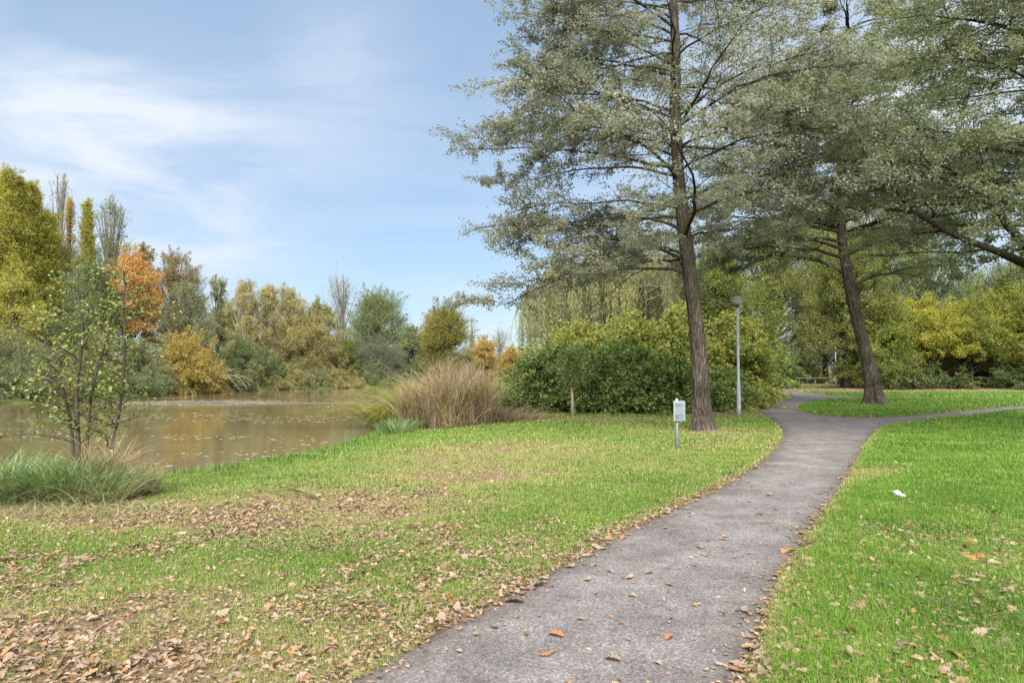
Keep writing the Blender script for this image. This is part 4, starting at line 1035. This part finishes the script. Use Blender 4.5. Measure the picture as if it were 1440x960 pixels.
# ------------------------------------------------------------------ weeping willow
rng = np.random.default_rng(31)
Y = 35.0; wx_, wz_ = at(856, Y), 0
root = empty('weeping_willow', (wx_, Y, -.05), 'weeping willow with long hanging pale green and yellow strands', 'tree')
tb = MB(); lv = MB(); Hh = zt(352, Y); rad = 120 / F * Y
P0 = np.stack([np.linspace(0, .5, 8), np.zeros(8), np.linspace(0, Hh * .7, 8)], 1); tube(tb, P0, np.linspace(.5, .2, 8), 10)
LPs = []; LDs = []
nst = 1400
for s_ in range(nst):
    if s_ % 14 == 0: ba = rng.uniform(0, 6.283); br_ = rad * math.sqrt(rng.uniform(.1, 1)) * (.85 + .25 * vnoise(np.array(ba * 1.3), np.array(2.)))
    a = ba + rng.normal(0, .16 / br_); rr = br_ + rng.normal(0, .16); k = min(1.05, rr / rad)
    ztop = Hh * (1.0 - .30 * k ** 3) * rng.uniform(.9, 1.02)
    top = np.array([math.cos(a) * rr, math.sin(a) * rr, ztop])
    ln = (ztop - rng.uniform(.9, 2.2)) * rng.uniform(.45, 1.0)
    sway = rng.normal(0, .10, 2)
    end = top + np.array([sway[0] * 2 + math.cos(a) * .15, sway[1] * 2 + math.sin(a) * .15, -ln])
    S = bez(top, top + np.array([math.cos(a) * .5, math.sin(a) * .5, -ln * .25]), end, 6)
    tube(tb, S, np.linspace(.012, .004, 6), 3, cap=False)
    if s_ % 9 == 0:
        b = P0[rng.integers(3, 8)]; tube(tb, bez(b, (b + top) / 2 + [0, 0, .7], top, 7), np.linspace(.11, .02, 7), 5, cap=False)
    n_ = int(ln * 34); t = rng.random(n_); q = interp_pts(S, t) + rng.normal(0, .04, (n_, 3)); LPs.append(q); LDs.append(np.tile([0, 0, -1.], (n_, 1)) + rng.normal(0, .25, (n_, 3)))
leaves(lv, np.concatenate(LPs), np.concatenate(LDs), .17, .16, rng, up=.1, wob=.12)
tb.build('trunk', B_GREY, root, smooth=True)
lv.build('crown', leaf_mat('willow_leaf', [(.15, .18, .09), (.26, .28, .14), (.38, .37, .15), (.54, .44, .13)], .3, .35, .45), root)

# ------------------------------------------------------------------ reeds, sedges, sapling, small plants
m_reed = leaf_mat('dry_reed', [(.10, .068, .045), (.24, .175, .12), (.36, .275, .20), (.27, .19, .10)], 1.5, .9, .25)
m_reedg = leaf_mat('yellow_reed', [(.13, .15, .03), (.24, .23, .05), (.36, .28, .09)], 1.5, .75, .3)
m_sedge = leaf_mat('sedge_blade', [(.03, .065, .022), (.085, .145, .052), (.155, .215, .088), (.33, .34, .14)], 2, .8, .25)
m_straw = leaf_mat('straw_blade', [(.17, .12, .075), (.31, .23, .14), (.42, .33, .20)], 2, .8, .2)


def stalks(mb, X, Yc, Z, Ht, w, rng, lean_az, lean, bend, n=6):
    """long arching blades: flat strips, each its own curve"""
    k = len(X); t = np.linspace(0, 1, n)[None, :]
    hx = np.cos(lean_az)[:, None]; hy = np.sin(lean_az)[:, None]
    out = (lean[:, None] * t + bend[:, None] * t ** 2.6) * Ht[:, None]; zz = Ht[:, None] * (t - .42 * np.minimum(bend, 1.6)[:, None] * t ** 3.2 - .18 * lean[:, None] * t)
    x = X[:, None] + hx * out; y = Yc[:, None] + hy * out; z = Z[:, None] + zz
    wd = w[:, None] * np.clip(1.05 - t ** 2.2, .06, 1) / 2; fa = rng.uniform(0, math.pi, k)[:, None]
    sx = np.cos(fa) * wd; sy = np.sin(fa) * wd
    V = np.stack([np.stack([x - sx, y - sy, z], -1), np.stack([x + sx, y + sy, z], -1)], 2).reshape(-1, 3)
    b = (np.arange(k)[:, None] * n + np.arange(n - 1)[None, :]) * 2; b = b.ravel()[:, None]
    mb.add(V, b + np.array([[0, 1, 3, 2]]))


def clump(name, x, y, label, cat, parts, group=None, zb=None):
    z0 = max(float(ground_z(np.array(x), np.array(y))) if zb is None else zb, WZ) - .04
    root = empty(name, (x, y, z0), label, cat, group)
    for (pn, mat, n, rx, ry, h0, h1, w0, w1, lean_m, lean_s, bend0, bend1, az) in parts:
        a = rng.uniform(0, 6.283, n); r = np.sqrt(rng.random(n)); X = np.cos(a) * r * rx; Yc = np.sin(a) * r * ry
        if az == 'any': la = rng.uniform(0, 6.283, n)
        elif az is None: la = a + rng.normal(0, .7, n)
        else: la = az + rng.normal(0, .8, n)
        m_ = MB(); stalks(m_, X, Yc, np.zeros(n), rng.uniform(h0, h1, n) * (1 - .25 * r), rng.uniform(w0, w1, n), rng, la, np.abs(rng.normal(lean_m, lean_s, n)), rng.uniform(bend0, bend1, n))
        m_.build(pn, mat, root)
    return root


rng = np.random.default_rng(41)
RG = 'dry reed clumps at the water edge'
for (u, Yr, hh, rx, lab) in ((590, 21.2, 2.2, .6, 'leftmost dry brown reed clump at the water edge'), (628, 20.4, 2.6, .65, 'tallest dry reed clump in the middle of the reed bed'), (668, 20.7, 2.35, .6, 'dry reed clump next to the dark bramble bush'),
                             (640, 22.2, 2.85, .9, 'reed clump standing at the back of the reed bed')):
    r_ = clump('reed_clump', at(u, Yr), Yr, lab, 'reeds', [('stalks', m_reed, 520, rx, .45, hh * .5, hh * 1.05, .012, .028, .10, .12, .0, .35, 'any'), ('dead_blades', m_reed, 420, rx, .45, hh * .3, hh, .014, .032, .17, .2, .2, 1.0, 'any'),
                                                            ('plumes', m_reedg, 45, rx, .45, hh * .95, hh * 1.2, .03, .05, .2, .15, .4, 1.1, 'any'), ('dead_litter', m_reed, 160, rx * 1.15, .6, .3, 1.0, .018, .03, .8, .5, .3, 1.4, 'any')], RG)
clump('reed_clump', at(694, 20.9), 20.9, 'low collapsed tangle of dry reeds at the bramble foot', 'reeds', [('dead_blades', m_reed, 420, .75, .4, .5, 1.3, .012, .024, .6, .4, .4, 1.4, 'any')], RG)
clump('reed_clump', at(722, 21.6), 21.6, 'thin pale tangle of dry stalks under the bramble bush', 'reeds', [('dead_blades', m_reed, 260, .8, .3, .3, .9, .014, .022, .7, .5, .4, 1.5, None)], RG)
for (u, v, Yr, hh, rx, lab) in ((556, 0, 23.2, 2.1, .8, 'drooping yellow green sedge hanging over the water left of the reeds'), (600, 0, 24.2, 2.75, .9, 'yellow green arching grass rising behind the dry reeds')):
    clump('arching_grass', at(u, Yr), Yr, lab, 'plant', [('blades', m_reedg, 650, rx, .6, hh * .6, hh, .018, .034, .3, .2, .7, 1.6, None), ('green_blades', m_bankgrass, 300, rx, .6, hh * .3, hh * .65, .018, .03, .4, .25, .7, 1.6, None)], 'arching grasses at the water edge')
# fresh green rushes at the foot of the reeds
for u, Yr, lab in ((576, 20.2, 'green rush tuft at the left foot of the reeds'), (556, 18.9, 'low green rush tuft on the bank corner by the reeds')):
    clump('rush_tuft', at(u, Yr), Yr, lab, 'plant', [('blades', m_sedge, 300, .45, .4, .35, .8, .010, .018, .25, .2, .2, .9, None)], 'green rush tufts')

# sedge tussocks round the sapling
SG = 'sedge tussocks on the near bank'
clump('sedge_tussock', -6.05, 8.3, 'big blue green sedge tussock at the left edge', 'plant', [('blades', m_sedge, 2600, .75, .5, .35, .95, .007, .014, .14, .16, .2, 1.0, None), ('dead_blades', m_straw, 160, .75, .5, .3, .7, .006, .011, .3, .25, .4, 1.2, 'any')], SG)
clump('sedge_tussock', -5.35, 8.25, 'blue green sedge tussock left of the sapling foot', 'plant', [('blades', m_sedge, 1700, .42, .42, .35, .95, .007, .014, .14, .16, .2, 1.0, None), ('dead_blades', m_straw, 220, .45, .45, .3, .75, .006, .011, .3, .3, .4, 1.2, 'any')], SG)
clump('sedge_tussock', -4.85, 8.2, 'half withered sedge tussock right of the sapling foot', 'plant', [('blades', m_sedge, 900, .32, .38, .3, .68, .007, .013, .14, .16, .2, 1.0, None), ('dead_blades', m_straw, 420, .36, .4, .3, .7, .006, .011, .35, .3, .4, 1.3, 'any')], SG)
clump('dry_grass_tuft', -5.15, 8.65, 'tall dry straw tuft wrapped round the sapling stem', 'plant', [('stalks', m_straw, 340, .22, .2, .6, 1.25, .007, .013, .10, .08, .1, .8, 'any'), ('dead_blades', m_straw, 260, .26, .24, .45, 1.05, .007, .012, .22, .18, .6, 1.6, 'any')], 'dry grass tufts')
clump('dry_grass_tuft', -4.62, 8.6, 'brown dry tuft at the right end of the sedges', 'plant', [('stalks', m_straw, 170, .18, .2, .35, .78, .006, .011, .12, .1, .1, .7, 'any'), ('green_blades', m_bankgrass, 200, .2, .2, .3, .72, .006, .011, .12, .1, .1, .7, 'any')], 'dry grass tufts')
clump('flattened_grass', -4.9, 7.55, 'flattened withered grass in front of the sedge tussocks', 'plant', [('dead_blades', m_straw, 1100, 1.35, .36, .10, .32, .005, .010, 1.0, .5, .5, 1.5, 'any'), ('green_blades', m_sedge, 420, 1.3, .36, .12, .36, .005, .011, .7, .4, .4, 1.2, 'any')])

# sapling
rng = np.random.default_rng(52)
sx_, sy_ = -5.5, 8.7
root = empty('alder_sapling', (sx_, sy_, -.18), 'slender green multi stemmed sapling growing out of the sedges', 'tree')
tb = MB(); LPs = []; LDs = []
stems = [[(0, 0, 0), (.0, .0, .8), (-.05, .02, 1.5), (.02, .0, 2.2), (-.05, 0, 2.75), (-.06, 0, 3.1)], [(.06, .05, 0), (.08, .05, .8), (.1, .1, 1.5), (.25, .1, 2.1), (.35, .1, 2.6)],
         [(.2, .2, 0), (.3, .2, .7), (.38, .25, 1.3), (.45, .2, 2.0), (.42, .2, 2.7), (.48, .2, 3.0)], [(-.08, 0, 0), (-.14, .1, .9), (-.3, .1, 1.6), (-.5, .1, 2.1), (-.62, .1, 2.5)]]
for si, st in enumerate(stems):
    P = np.array(catmull([np.array(p) for p in st], 4)); tube(tb, P, np.linspace(.034 if si == 0 else .026, .006, len(P)), 7, cap=False)
    Hs = P[-1, 2]
    for z_ in np.arange(.75 if si in (0, 2) else 1.0, Hs, .095):
        j = np.argmin(abs(P[:, 2] - z_)); a = rng.uniform(0, 6.283); l = (1.12 - .24 * z_) * rng.uniform(.55, 1.2)
        B_ = limb_pts(rng, P[j], a, max(l, .25), rng.uniform(.25, .7), rng.uniform(-.1, .35), 6, .12)
        tube(tb, B_, np.linspace(.009, .003, 6), 4, cap=False)
        for t in np.arange(.2, 1.02, .12):
            p = interp_pts(B_, min(t, 1)); e = p + unit(rng.normal(0, 1, 3) + np.array([math.cos(a), math.sin(a), .3])) * rng.uniform(.08, .26)
            tube(tb, np.array([p, (p + e) / 2 + [0, 0, .01], e]), [.003, .0025, .0015], 3, cap=False)
            k = rng.integers(3, 9); tt = rng.uniform(.1, 1.05, k)[:, None]; LPs.append(p + (e - p) * tt + rng.normal(0, .045, (k, 3))); LDs.append(np.repeat(unit(e - p)[None], k, 0) + [0, 0, -.3])
P = np.concatenate(LPs); D = np.concatenate(LDs); lv = MB(); leaves(lv, P, D, .052, .66, rng, up=.7, wob=.7, fold=.15)
tb.build('trunk', B_TWIG, root, smooth=True); lv.build('crown', LM['sapling'], root); print('sapling', len(P))

# small staked tree in front of the bushes
rng = np.random.default_rng(53)
px_, py_ = gp(805, 586)
root = empty('young_tree', (px_, py_, 0), 'young slim tree with pale bare trunk in front of the dark bush', 'tree')
tb = MB(); P = np.array([(0, 0, -.05), (-.01, 0, .6), (-.03, 0, 1.15), (-.08, 0, 1.7), (-.1, 0, 2.4)]); tube(tb, P, [.055, .05, .045, .03, .01], 10)
LPs = []; LDs = []
for q in range(40):
    z_ = rng.uniform(1.05, 2.2); p0 = np.array([np.interp(z_, P[:, 2], P[:, 0]), 0, z_]); a = rng.uniform(0, 6.283); l = rng.uniform(.25, .65)
    B_ = limb_pts(rng, p0, a, l, rng.uniform(.1, .7), rng.uniform(-.5, 0), 6, .15); tube(tb, B_, np.linspace(.012, .004, 6), 4, cap=False)
    k = 90; t = rng.random(k); LPs.append(interp_pts(B_, t) + rng.normal(0, .1, (k, 3))); LDs.append(rng.normal(0, .5, (k, 3)) + [0, 0, -.4])
lv = MB(); leaves(lv, np.concatenate(LPs), np.concatenate(LDs), .08, .45, rng)
tb.build('trunk', bark_mat('pale_bark', [(.22, .18, .12), (.40, .34, .24)], 5, .3, .4), root, smooth=True); lv.build('crown', LM['midgreen'], root)

# fallen branches
m_dead = bark_mat('dead_wood', [(.11, .10, .085), (.22, .205, .18)], 6, .3, .4)
x, y = gp(322, 550.5, WZ); x, y = x * .965, y * .965
root = MB()
tube(root, np.array(catmull([np.array(p) for p in [(-2.2, 0, 0), (-1.2, 0, .9), (-.2, .1, 1.45), (.8, .1, 1.2), (1.6, 0, .3)]], 5)), np.linspace(.07, .025, 21), 7)
for a, b, c in (((-1.2, 0, .9), (-.3, .3, 1.9), (.5, .5, 2.0)), ((-.2, .1, 1.45), (.6, -.4, .9), (1.3, -.6, .1)), ((-.9, 0, 1.1), (-.6, -.5, .5), (.1, -.7, .0)), ((.3, .1, 1.4), (1.3, .4, 1.5), (2.0, .4, .7)), ((-1.7, 0, .5), (-1.2, -.4, .7), (-.5, -.6, .9))):
    tube(root, bez(np.array(a), np.array(b), np.array(c), 7), np.linspace(.045, .012, 7), 5)
tag(root.build('dead_branch', m_dead, smooth=True, loc=(x, y, WZ)), 'bleached dead branch sticking out of the water by the far bank', 'branch')
x, y = gp(420, 700)
root = MB(); tube(root, bez(np.array([-.45, .25, .02]), np.array([0, .05, .14]), np.array([.3, -.2, .03]), 8), np.linspace(.004, .012, 8), 5)
for a, b, c in (((-.1, .05, .08), (.0, .2, .14), (-.12, .33, .16)), ((.05, 0, .08), (-.1, -.1, .14), (-.3, -.06, .18)), ((.15, -.08, .06), (.2, .08, .12), (.12, .2, .2))):
    tube(root, bez(np.array(a), np.array(b), np.array(c), 5), np.linspace(.006, .003, 5), 4)
tag(root.build('fallen_twig', B_TWIG, smooth=True, loc=(x, y, float(ground_z(np.array(x), np.array(y))))), 'forked dry twig lying on the leafy lawn', 'twig')
x, y = gp(1257, 702)
root = MB()
an = np.linspace(0, 6.283, 13)[:-1]
for (ox, oy, rr, hh) in ((0, 0, .055, .075), (.01, -.10, .035, .05)):
    prof = []
    for zz, k in ((0, .5), (.35, .9), (.7, 1.0), (.95, .6), (1.0, .05)):
        prof.append(np.stack([ox + np.cos(an) * rr * k * rng.uniform(.7, 1.25, 12), oy + np.sin(an) * rr * k * rng.uniform(.7, 1.25, 12), zz * hh + rng.normal(0, .006, 12)], 1))
    i = np.arange(4)[:, None] * 12; j = np.arange(12)[None, :]; k = (j + 1) % 12
    root.add(np.concatenate(prof), np.stack([i + j, i + k, i + 12 + k, i + 12 + j], -1).reshape(-1, 4), 48 + np.arange(12)[None, :])
tag(root.build('paper_scrap', plain_mat('white_paper', (.25, .265, .26), .8, var=.08), loc=(x, y, float(ground_z(np.array(x), np.array(y))) + .03)), 'crumpled white scrap lying in the right lawn', 'litter')

# ------------------------------------------------------------------ street furniture
m_galv = plain_mat('galvanised_steel', (.30, .315, .335), .45, .1, .22, 7)
m_white = plain_mat('white_enamel', (.24, .26, .26), .4, 0, .06, 12)
m_dkgrey = plain_mat('dark_grey_plastic', (.07, .07, .075), .5)


def lamp_post(x, y, label):
    root = empty('street_lamp', (x, y, 0), label, 'lamp', 'lamp posts along the path')
    mb = MB(); lathe(mb, [(.075, -.1), (.075, .25), (.07, .9), (.068, 1.05), (.05, 1.12), (.044, 3.5), (.036, 3.68)], 20); mb.build('pole', m_galv, root, smooth=True)
    mb = MB(); box(mb, (0, -.072, .62), (.07, .012, .30), .004); mb.build('access_door', m_galv, root)
    mb = MB(); lathe(mb, [(.03, 3.66), (.05, 3.68), (.052, 3.74), (.09, 3.77), (.09, 3.785)], 20); mb.build('collar', m_dkgrey, root, smooth=True)
    m, nt, out = new_mat('frosted_lamp_glass')
    p = N(nt, 'ShaderNodeBsdfPrincipled'); p.inputs['Base Color'].default_value = (.72, .74, .74, 1); p.inputs['Roughness'].default_value = .25; p.inputs['Transmission Weight'].default_value = .1
    L(nt, p.outputs[0], out.inputs[0])
    mb = MB(); lathe(mb, [(.088, 3.787), (.13, 3.82), (.235, 3.935), (.245, 3.95)], 28); mb.build('lamp_shade', m, root, smooth=True)
    mb = MB(); lathe(mb, [(.252, 3.951), (.258, 3.965), (.24, 3.995), (.14, 4.03), (.03, 4.04)], 28); mb.build('lamp_cap', m_dkgrey if False else plain_mat('lamp_cap_grey', (.10, .105, .11), .5), root, smooth=True)
    return root


x, y = gp(1038, 584); lamp_post(x, y, 'grey park lamp with bowl shaped shade beside the big trunk')
lamp_post(at(1175, 64.5), 64.5, 'distant lamp post by the far rail, half hidden in leaves')

# information sign
x, y = gp(951, 632)
root = empty('sign_post', (x, y, 0), 'small information board on a pale post in the lawn', 'sign', rz=.18)
mb = MB(); lathe(mb, [(.032, -.1), (.032, .98), (.030, 1.0), (.012, 1.012)], 16); mb.build('post', plain_mat('pale_blue_grey_paint', (.24, .28, .31), .45, 0, .12, 6), root, smooth=True)
mb = MB(); box(mb, (.02, -.055, .77), (.215, .04, .385), .006); bd = mb.build('board', m_white, root)
mb = MB(); box(mb, (.02, -.0745, .77), (.185, .003, .35)); fc = mb.build('poster', plain_mat('poster_paper', (.14, .165, .172), .5, 0, .08, 20), bd)
for nm, c, s, col in (('title_band', (-.005, -.0775, .885), (.12, .002, .045), (.10, .105, .15)), ('photo', (.063, -.0775, .66), (.085, .002, .11), (.06, .15, .22)), ('photo', (-.035, -.0775, .655), (.075, .002, .095), (.13, .09, .085))):
    mb = MB(); box(mb, c, s); mb.build(nm, plain_mat('print_' + nm, col, .5, 0, .25, 25), bd)
mb = MB(); box(mb, (-.0935, -.0775, .77), (.012, .008, .396), .002); box(mb, (.1335, -.0775, .77), (.012, .008, .396), .002); mb.build('frame', m_white, bd)
mb = MB(); box(mb, (0, -.025, .80), (.09, .022, .03), .004); box(mb, (0, -.025, .66), (.09, .022, .03), .004); mb.build('clamp', m_galv, root)

# knee rail at the far end of the path
xa, xb, Yr = at(1118, 66), at(1216, 66), 66.0
root = empty('knee_rail', ((xa + xb) / 2, Yr, 0), 'low grey rail on short posts at the far end of the path', 'rail')
hw = (xb - xa) / 2
mb = MB(); box(mb, (0, 0, .66), (2 * hw, .08, .10), .02); mb.build('rail', plain_mat('grey_timber', (.10, .105, .115), .7, 0, .15, 3), root)
mb0 = MB(); box(mb0, (0, .09, .33), (.14, .07, .78), .012); me = mb0.mesh('post'); me.materials.append(plain_mat('grey_post', (.10, .105, .115), .7))
for q in np.linspace(-hw + .4, hw - .3, 5):
    o = bpy.data.objects.new('post', me); COL.objects.link(o); o.parent = root; o.location = (q, 0, 0)

# ------------------------------------------------------------------ house and parked car glimpsed through the thicket
m_brick = None


def brick_mat():
    m, nt, out = new_mat('pale_brick')
    tc = N(nt, 'ShaderNodeTexCoord'); mp = N(nt, 'ShaderNodeMapping'); mp.inputs['Rotation'].default_value = (math.pi / 2, 0, 0); L(nt, tc.outputs['Object'], mp.inputs[0])
    b = N(nt, 'ShaderNodeTexBrick'); b.inputs['Scale'].default_value = 4; b.inputs['Color1'].default_value = (.36, .22, .17, 1); b.inputs['Color2'].default_value = (.30, .18, .14, 1); b.inputs['Mortar'].default_value = (.4, .37, .34, 1)
    L(nt, mp.outputs[0], b.inputs['Vector'])
    p = N(nt, 'ShaderNodeBsdfPrincipled'); p.inputs['Roughness'].default_value = .85
    L(nt, b.outputs['Color'], p.inputs['Base Color']); L(nt, p.outputs[0], out.inputs[0]); return m


hx_, hy_ = at(1385, 84), 84
root = empty('brick_house', (hx_, hy_, 0), 'pale brick house with white windows glimpsed through the thicket', 'house')
mb = MB(); box(mb, (0, 4, 2.5), (17, 8, 5.4)); mb.build('wall', brick_mat(), root)
mb = MB(); mb.add([(-8.9, -.5, 5.1), (8.9, -.5, 5.1), (8.9, 4, 7.6), (-8.9, 4, 7.6), (-8.9, 8.5, 5.1), (8.9, 8.5, 5.1)], [[0, 1, 2, 3], [3, 2, 5, 4], [0, 4, 5, 1]], [[0, 3, 4], [1, 5, 2]]); mb.build('roof', plain_mat('roof_tile', (.16, .10, .085), .8), root)
m_glass = plain_mat('window_glass', (.06, .07, .08), .1, 0, .1, 2, .6)
for wx in (-6.3, -2.2, 1.9, 6.0):
    for wz in (1.35, 3.95):
        mb = MB()
        for c, s in (((wx, -.04, wz + .72), (1.9, .1, .1)), ((wx, -.04, wz - .72), (1.9, .1, .1)), ((wx - .9, -.04, wz), (.1, .1, 1.34)), ((wx + .9, -.04, wz), (.1, .1, 1.34)), ((wx, -.04, wz), (.08, .08, 1.34))): box(mb, c, s)
        w_ = mb.build('window', m_white, root); mb = MB(); box(mb, (wx, -.012, wz), (1.7, .02, 1.34)); mb.build('pane', m_glass, w_)

cx_, cy_ = at(1398, 66), 66
root = empty('parked_car', (cx_, cy_, 0), 'pale grey parked car glimpsed under the thicket at the right', 'car')


def loft(mb, secs):
    n = len(secs[0]); V = np.concatenate([np.array(s_) for s_ in secs]); f = []
    for a in range(len(secs) - 1):
        for b in range(n): f.append([a * n + b, a * n + (b + 1) % n, (a + 1) * n + (b + 1) % n, (a + 1) * n + b])
    mb.add(V, f, [list(range(n - 1, -1, -1))], [[(len(secs) - 1) * n + b for b in range(n)]])


sec = lambda x, w, z0, z1: [(x, -w, z0 + .1), (x, -w * 1.03, (z0 + z1) / 2), (x, -w * .94, z1 - .04), (x, -w * .6, z1), (x, w * .6, z1), (x, w * .94, z1 - .04), (x, w * 1.03, (z0 + z1) / 2), (x, w, z0 + .1), (x, w * .9, z0), (x, -w * .9, z0)]
mb = MB(); loft(mb, [sec(-2.1, .70, .42, .62), sec(-2.0, .80, .28, .72), sec(-1.3, .85, .22, .88), sec(-.9, .86, .22, .95), (sec(1.5, .86, .22, .98)), sec(1.95, .84, .26, .95), sec(2.08, .76, .38, .85)])
mb.build('body', plain_mat('silver_paint', (.55, .57, .60), .25, .4, .03, 2), root, smooth=True)
mb = MB(); loft(mb, [sec(-.95, .74, .92, .965), sec(-.25, .68, .92, 1.40), sec(.6, .67, .92, 1.46), sec(1.3, .66, .92, 1.38), sec(1.85, .70, .92, .97)]); cb_ = mb.build('cabin', m_glass, root, smooth=True)
mb = MB(); loft(mb, [sec(-.22, .60, 1.37, 1.425), sec(.6, .60, 1.40, 1.485), sec(1.28, .58, 1.36, 1.41)]); mb.build('roof', bpy.data.materials['silver_paint'], root, smooth=True)
for wxx in (-1.35, 1.3):
    for wyy in (-.80, .80):
        mb = MB(); an = np.linspace(0, 6.283, 25)[:-1]
        tube(mb, [(wxx, wyy - .1, .31), (wxx, wyy + .1, .31)], .31, 24); w_ = mb.build('wheel', m_dkgrey, root)
        mb = MB(); tube(mb, [(wxx, wyy - .108, .31), (wxx, wyy + .108, .31)], .19, 16); mb.build('rim', m_galv, w_)
for s_ in (-.55, .55):
    mb = MB(); box(mb, (-2.05, s_, .64), (.08, .26, .1), .02); mb.build('headlight', m_white, root)

# ------------------------------------------------------------------ sky, sun, camera
SUN_DIR = Vector((-.05, -.68, .73)).normalized()
world = bpy.data.worlds.new('World'); bpy.context.scene.world = world; world.use_nodes = True
nt = world.node_tree; nt.nodes.clear()
out = nt.nodes.new('ShaderNodeOutputWorld'); bg = nt.nodes.new('ShaderNodeBackground')
sky = nt.nodes.new('ShaderNodeTexSky'); sky.sky_type = 'NISHITA'; sky.sun_disc = False
sky.sun_elevation = math.asin(SUN_DIR.z); sky.sun_rotation = math.atan2(SUN_DIR.x, SUN_DIR.y)
sky.air_density = 1.0; sky.dust_density = .7; sky.ozone_density = 1.6
tc = nt.nodes.new('ShaderNodeTexCoord'); d = tc.outputs['Generated']
sx = N(nt, 'ShaderNodeSeparateXYZ'); L(nt, d, sx.inputs[0])
zc = math_n(nt, 'ADD', math_n(nt, 'MAXIMUM', sx.outputs[2], 0.0), .18)
cv = N(nt, 'ShaderNodeCombineXYZ'); L(nt, math_n(nt, 'DIVIDE', sx.outputs[0], zc), cv.inputs[0]); L(nt, math_n(nt, 'DIVIDE', sx.outputs[1], zc), cv.inputs[1])
nz = N(nt, 'ShaderNodeTexNoise'); nz.inputs['Scale'].default_value = 1.1; nz.inputs['Detail'].default_value = 7; nz.inputs['Roughness'].default_value = .55; nz.inputs['Distortion'].default_value = .6
mp = N(nt, 'ShaderNodeMapping'); mp.inputs['Scale'].default_value = (.9, 1.5, 1); mp.inputs['Rotation'].default_value = (0, 0, .35); mp.inputs['Location'].default_value = (3.1, 1.7, 0)
L(nt, cv.outputs[0], mp.inputs[0]); L(nt, mp.outputs[0], nz.inputs['Vector'])
wisp = ramp(nt, nz.outputs['Fac'], [(0, 0, 0), (1, 1, 1)], [.40, .72])


def sky_blob(u, v, wd):
    dv = Vector(((u - 720) / F, 1, (HOR - v) / F)).normalized()
    dt = N(nt, 'ShaderNodeVectorMath', operation='DOT_PRODUCT'); L(nt, d, dt.inputs[0]); dt.inputs[1].default_value = dv
    # falls off with the angle from the cloud's centre
    return math_n(nt, 'EXPONENT', math_n(nt, 'MULTIPLY', math_n(nt, 'SUBTRACT', dt.outputs['Value'], 1.0), 1.0 / (wd * wd)))


cov = None
for (u, v, wd, k) in ((210, 195, .10, .68), (100, 250, .12, .65), (330, 270, .16, .35), (690, 440, .10, .25), (480, 35, .07, .75), (20, 190, .10, .25), (1380, 150, .30, .95), (700, 440, .05, .12)):
    b_ = math_n(nt, 'MULTIPLY', sky_blob(u, v, wd), k)
    cov = b_ if cov is None else math_n(nt, 'ADD', cov, b_)
back = math_n(nt, 'MULTIPLY', N(nt, 'ShaderNodeClamp').outputs[0], 0)
bc = N(nt, 'ShaderNodeClamp'); L(nt, math_n(nt, 'MULTIPLY_ADD', sx.outputs[1], -1.2, .25), bc.inputs[0])
cov = math_n(nt, 'ADD', cov, math_n(nt, 'MULTIPLY', bc.outputs[0], .9))  # unseen cloud cover added behind the camera to neutralise the blue ambient light
cov = math_n(nt, 'ADD', cov, .09)
cl = N(nt, 'ShaderNodeClamp'); L(nt, math_n(nt, 'MULTIPLY', cov, math_n(nt, 'MULTIPLY_ADD', wisp, .95, .22)), cl.inputs[0])
mx = N(nt, 'ShaderNodeMix', data_type='RGBA'); L(nt, cl.outputs[0], mx.inputs['Factor']); tint = N(nt, 'ShaderNodeMix', data_type='RGBA', blend_type='MULTIPLY'); tint.inputs['Factor'].default_value = 1; L(nt, sky.outputs[0], tint.inputs['A']); tint.inputs['B'].default_value = (.94, 1.0, 1.02, 1); veil = N(nt, 'ShaderNodeMix', data_type='RGBA'); veil.inputs['Factor'].default_value = .58; L(nt, tint.outputs['Result'], veil.inputs['A']); veil.inputs['B'].default_value = (2.3, 3.3, 4.6, 1); L(nt, veil.outputs['Result'], mx.inputs['A']); mx.inputs['B'].default_value = (4.7, 5.1, 5.7, 1)
L(nt, mx.outputs['Result'], bg.inputs[0]); bg.inputs[1].default_value = .055
L(nt, bg.outputs[0], out.inputs[0])

sd = bpy.data.lights.new('sun', 'SUN'); sd.energy = 4.5; sd.angle = math.radians(65); sd.color = (1, .965, .90)
so = bpy.data.objects.new('sun', sd); COL.objects.link(so); so.rotation_euler = SUN_DIR.to_track_quat('Z', 'Y').to_euler()

cam = bpy.data.cameras.new('camera'); co = bpy.data.objects.new('camera', cam); COL.objects.link(co)
cam.sensor_width = 36; cam.lens = 24; cam.clip_end = 6000; cam.clip_start = .05
co.location = (0, 0, CAMZ); co.rotation_euler = (math.pi / 2 + math.atan((HOR - 480) / F), 0, 0)
sc = bpy.context.scene; sc.camera = co
sc.view_settings.view_transform = 'Standard'; sc.view_settings.look = 'None'; sc.view_settings.gamma = 1; sc.view_settings.exposure = 1.72
sc.render.engine = 'CYCLES'
sc.cycles.max_bounces = 6; sc.cycles.diffuse_bounces = 3; sc.cycles.glossy_bounces = 3; sc.cycles.transmission_bounces = 4; sc.cycles.use_denoising = True
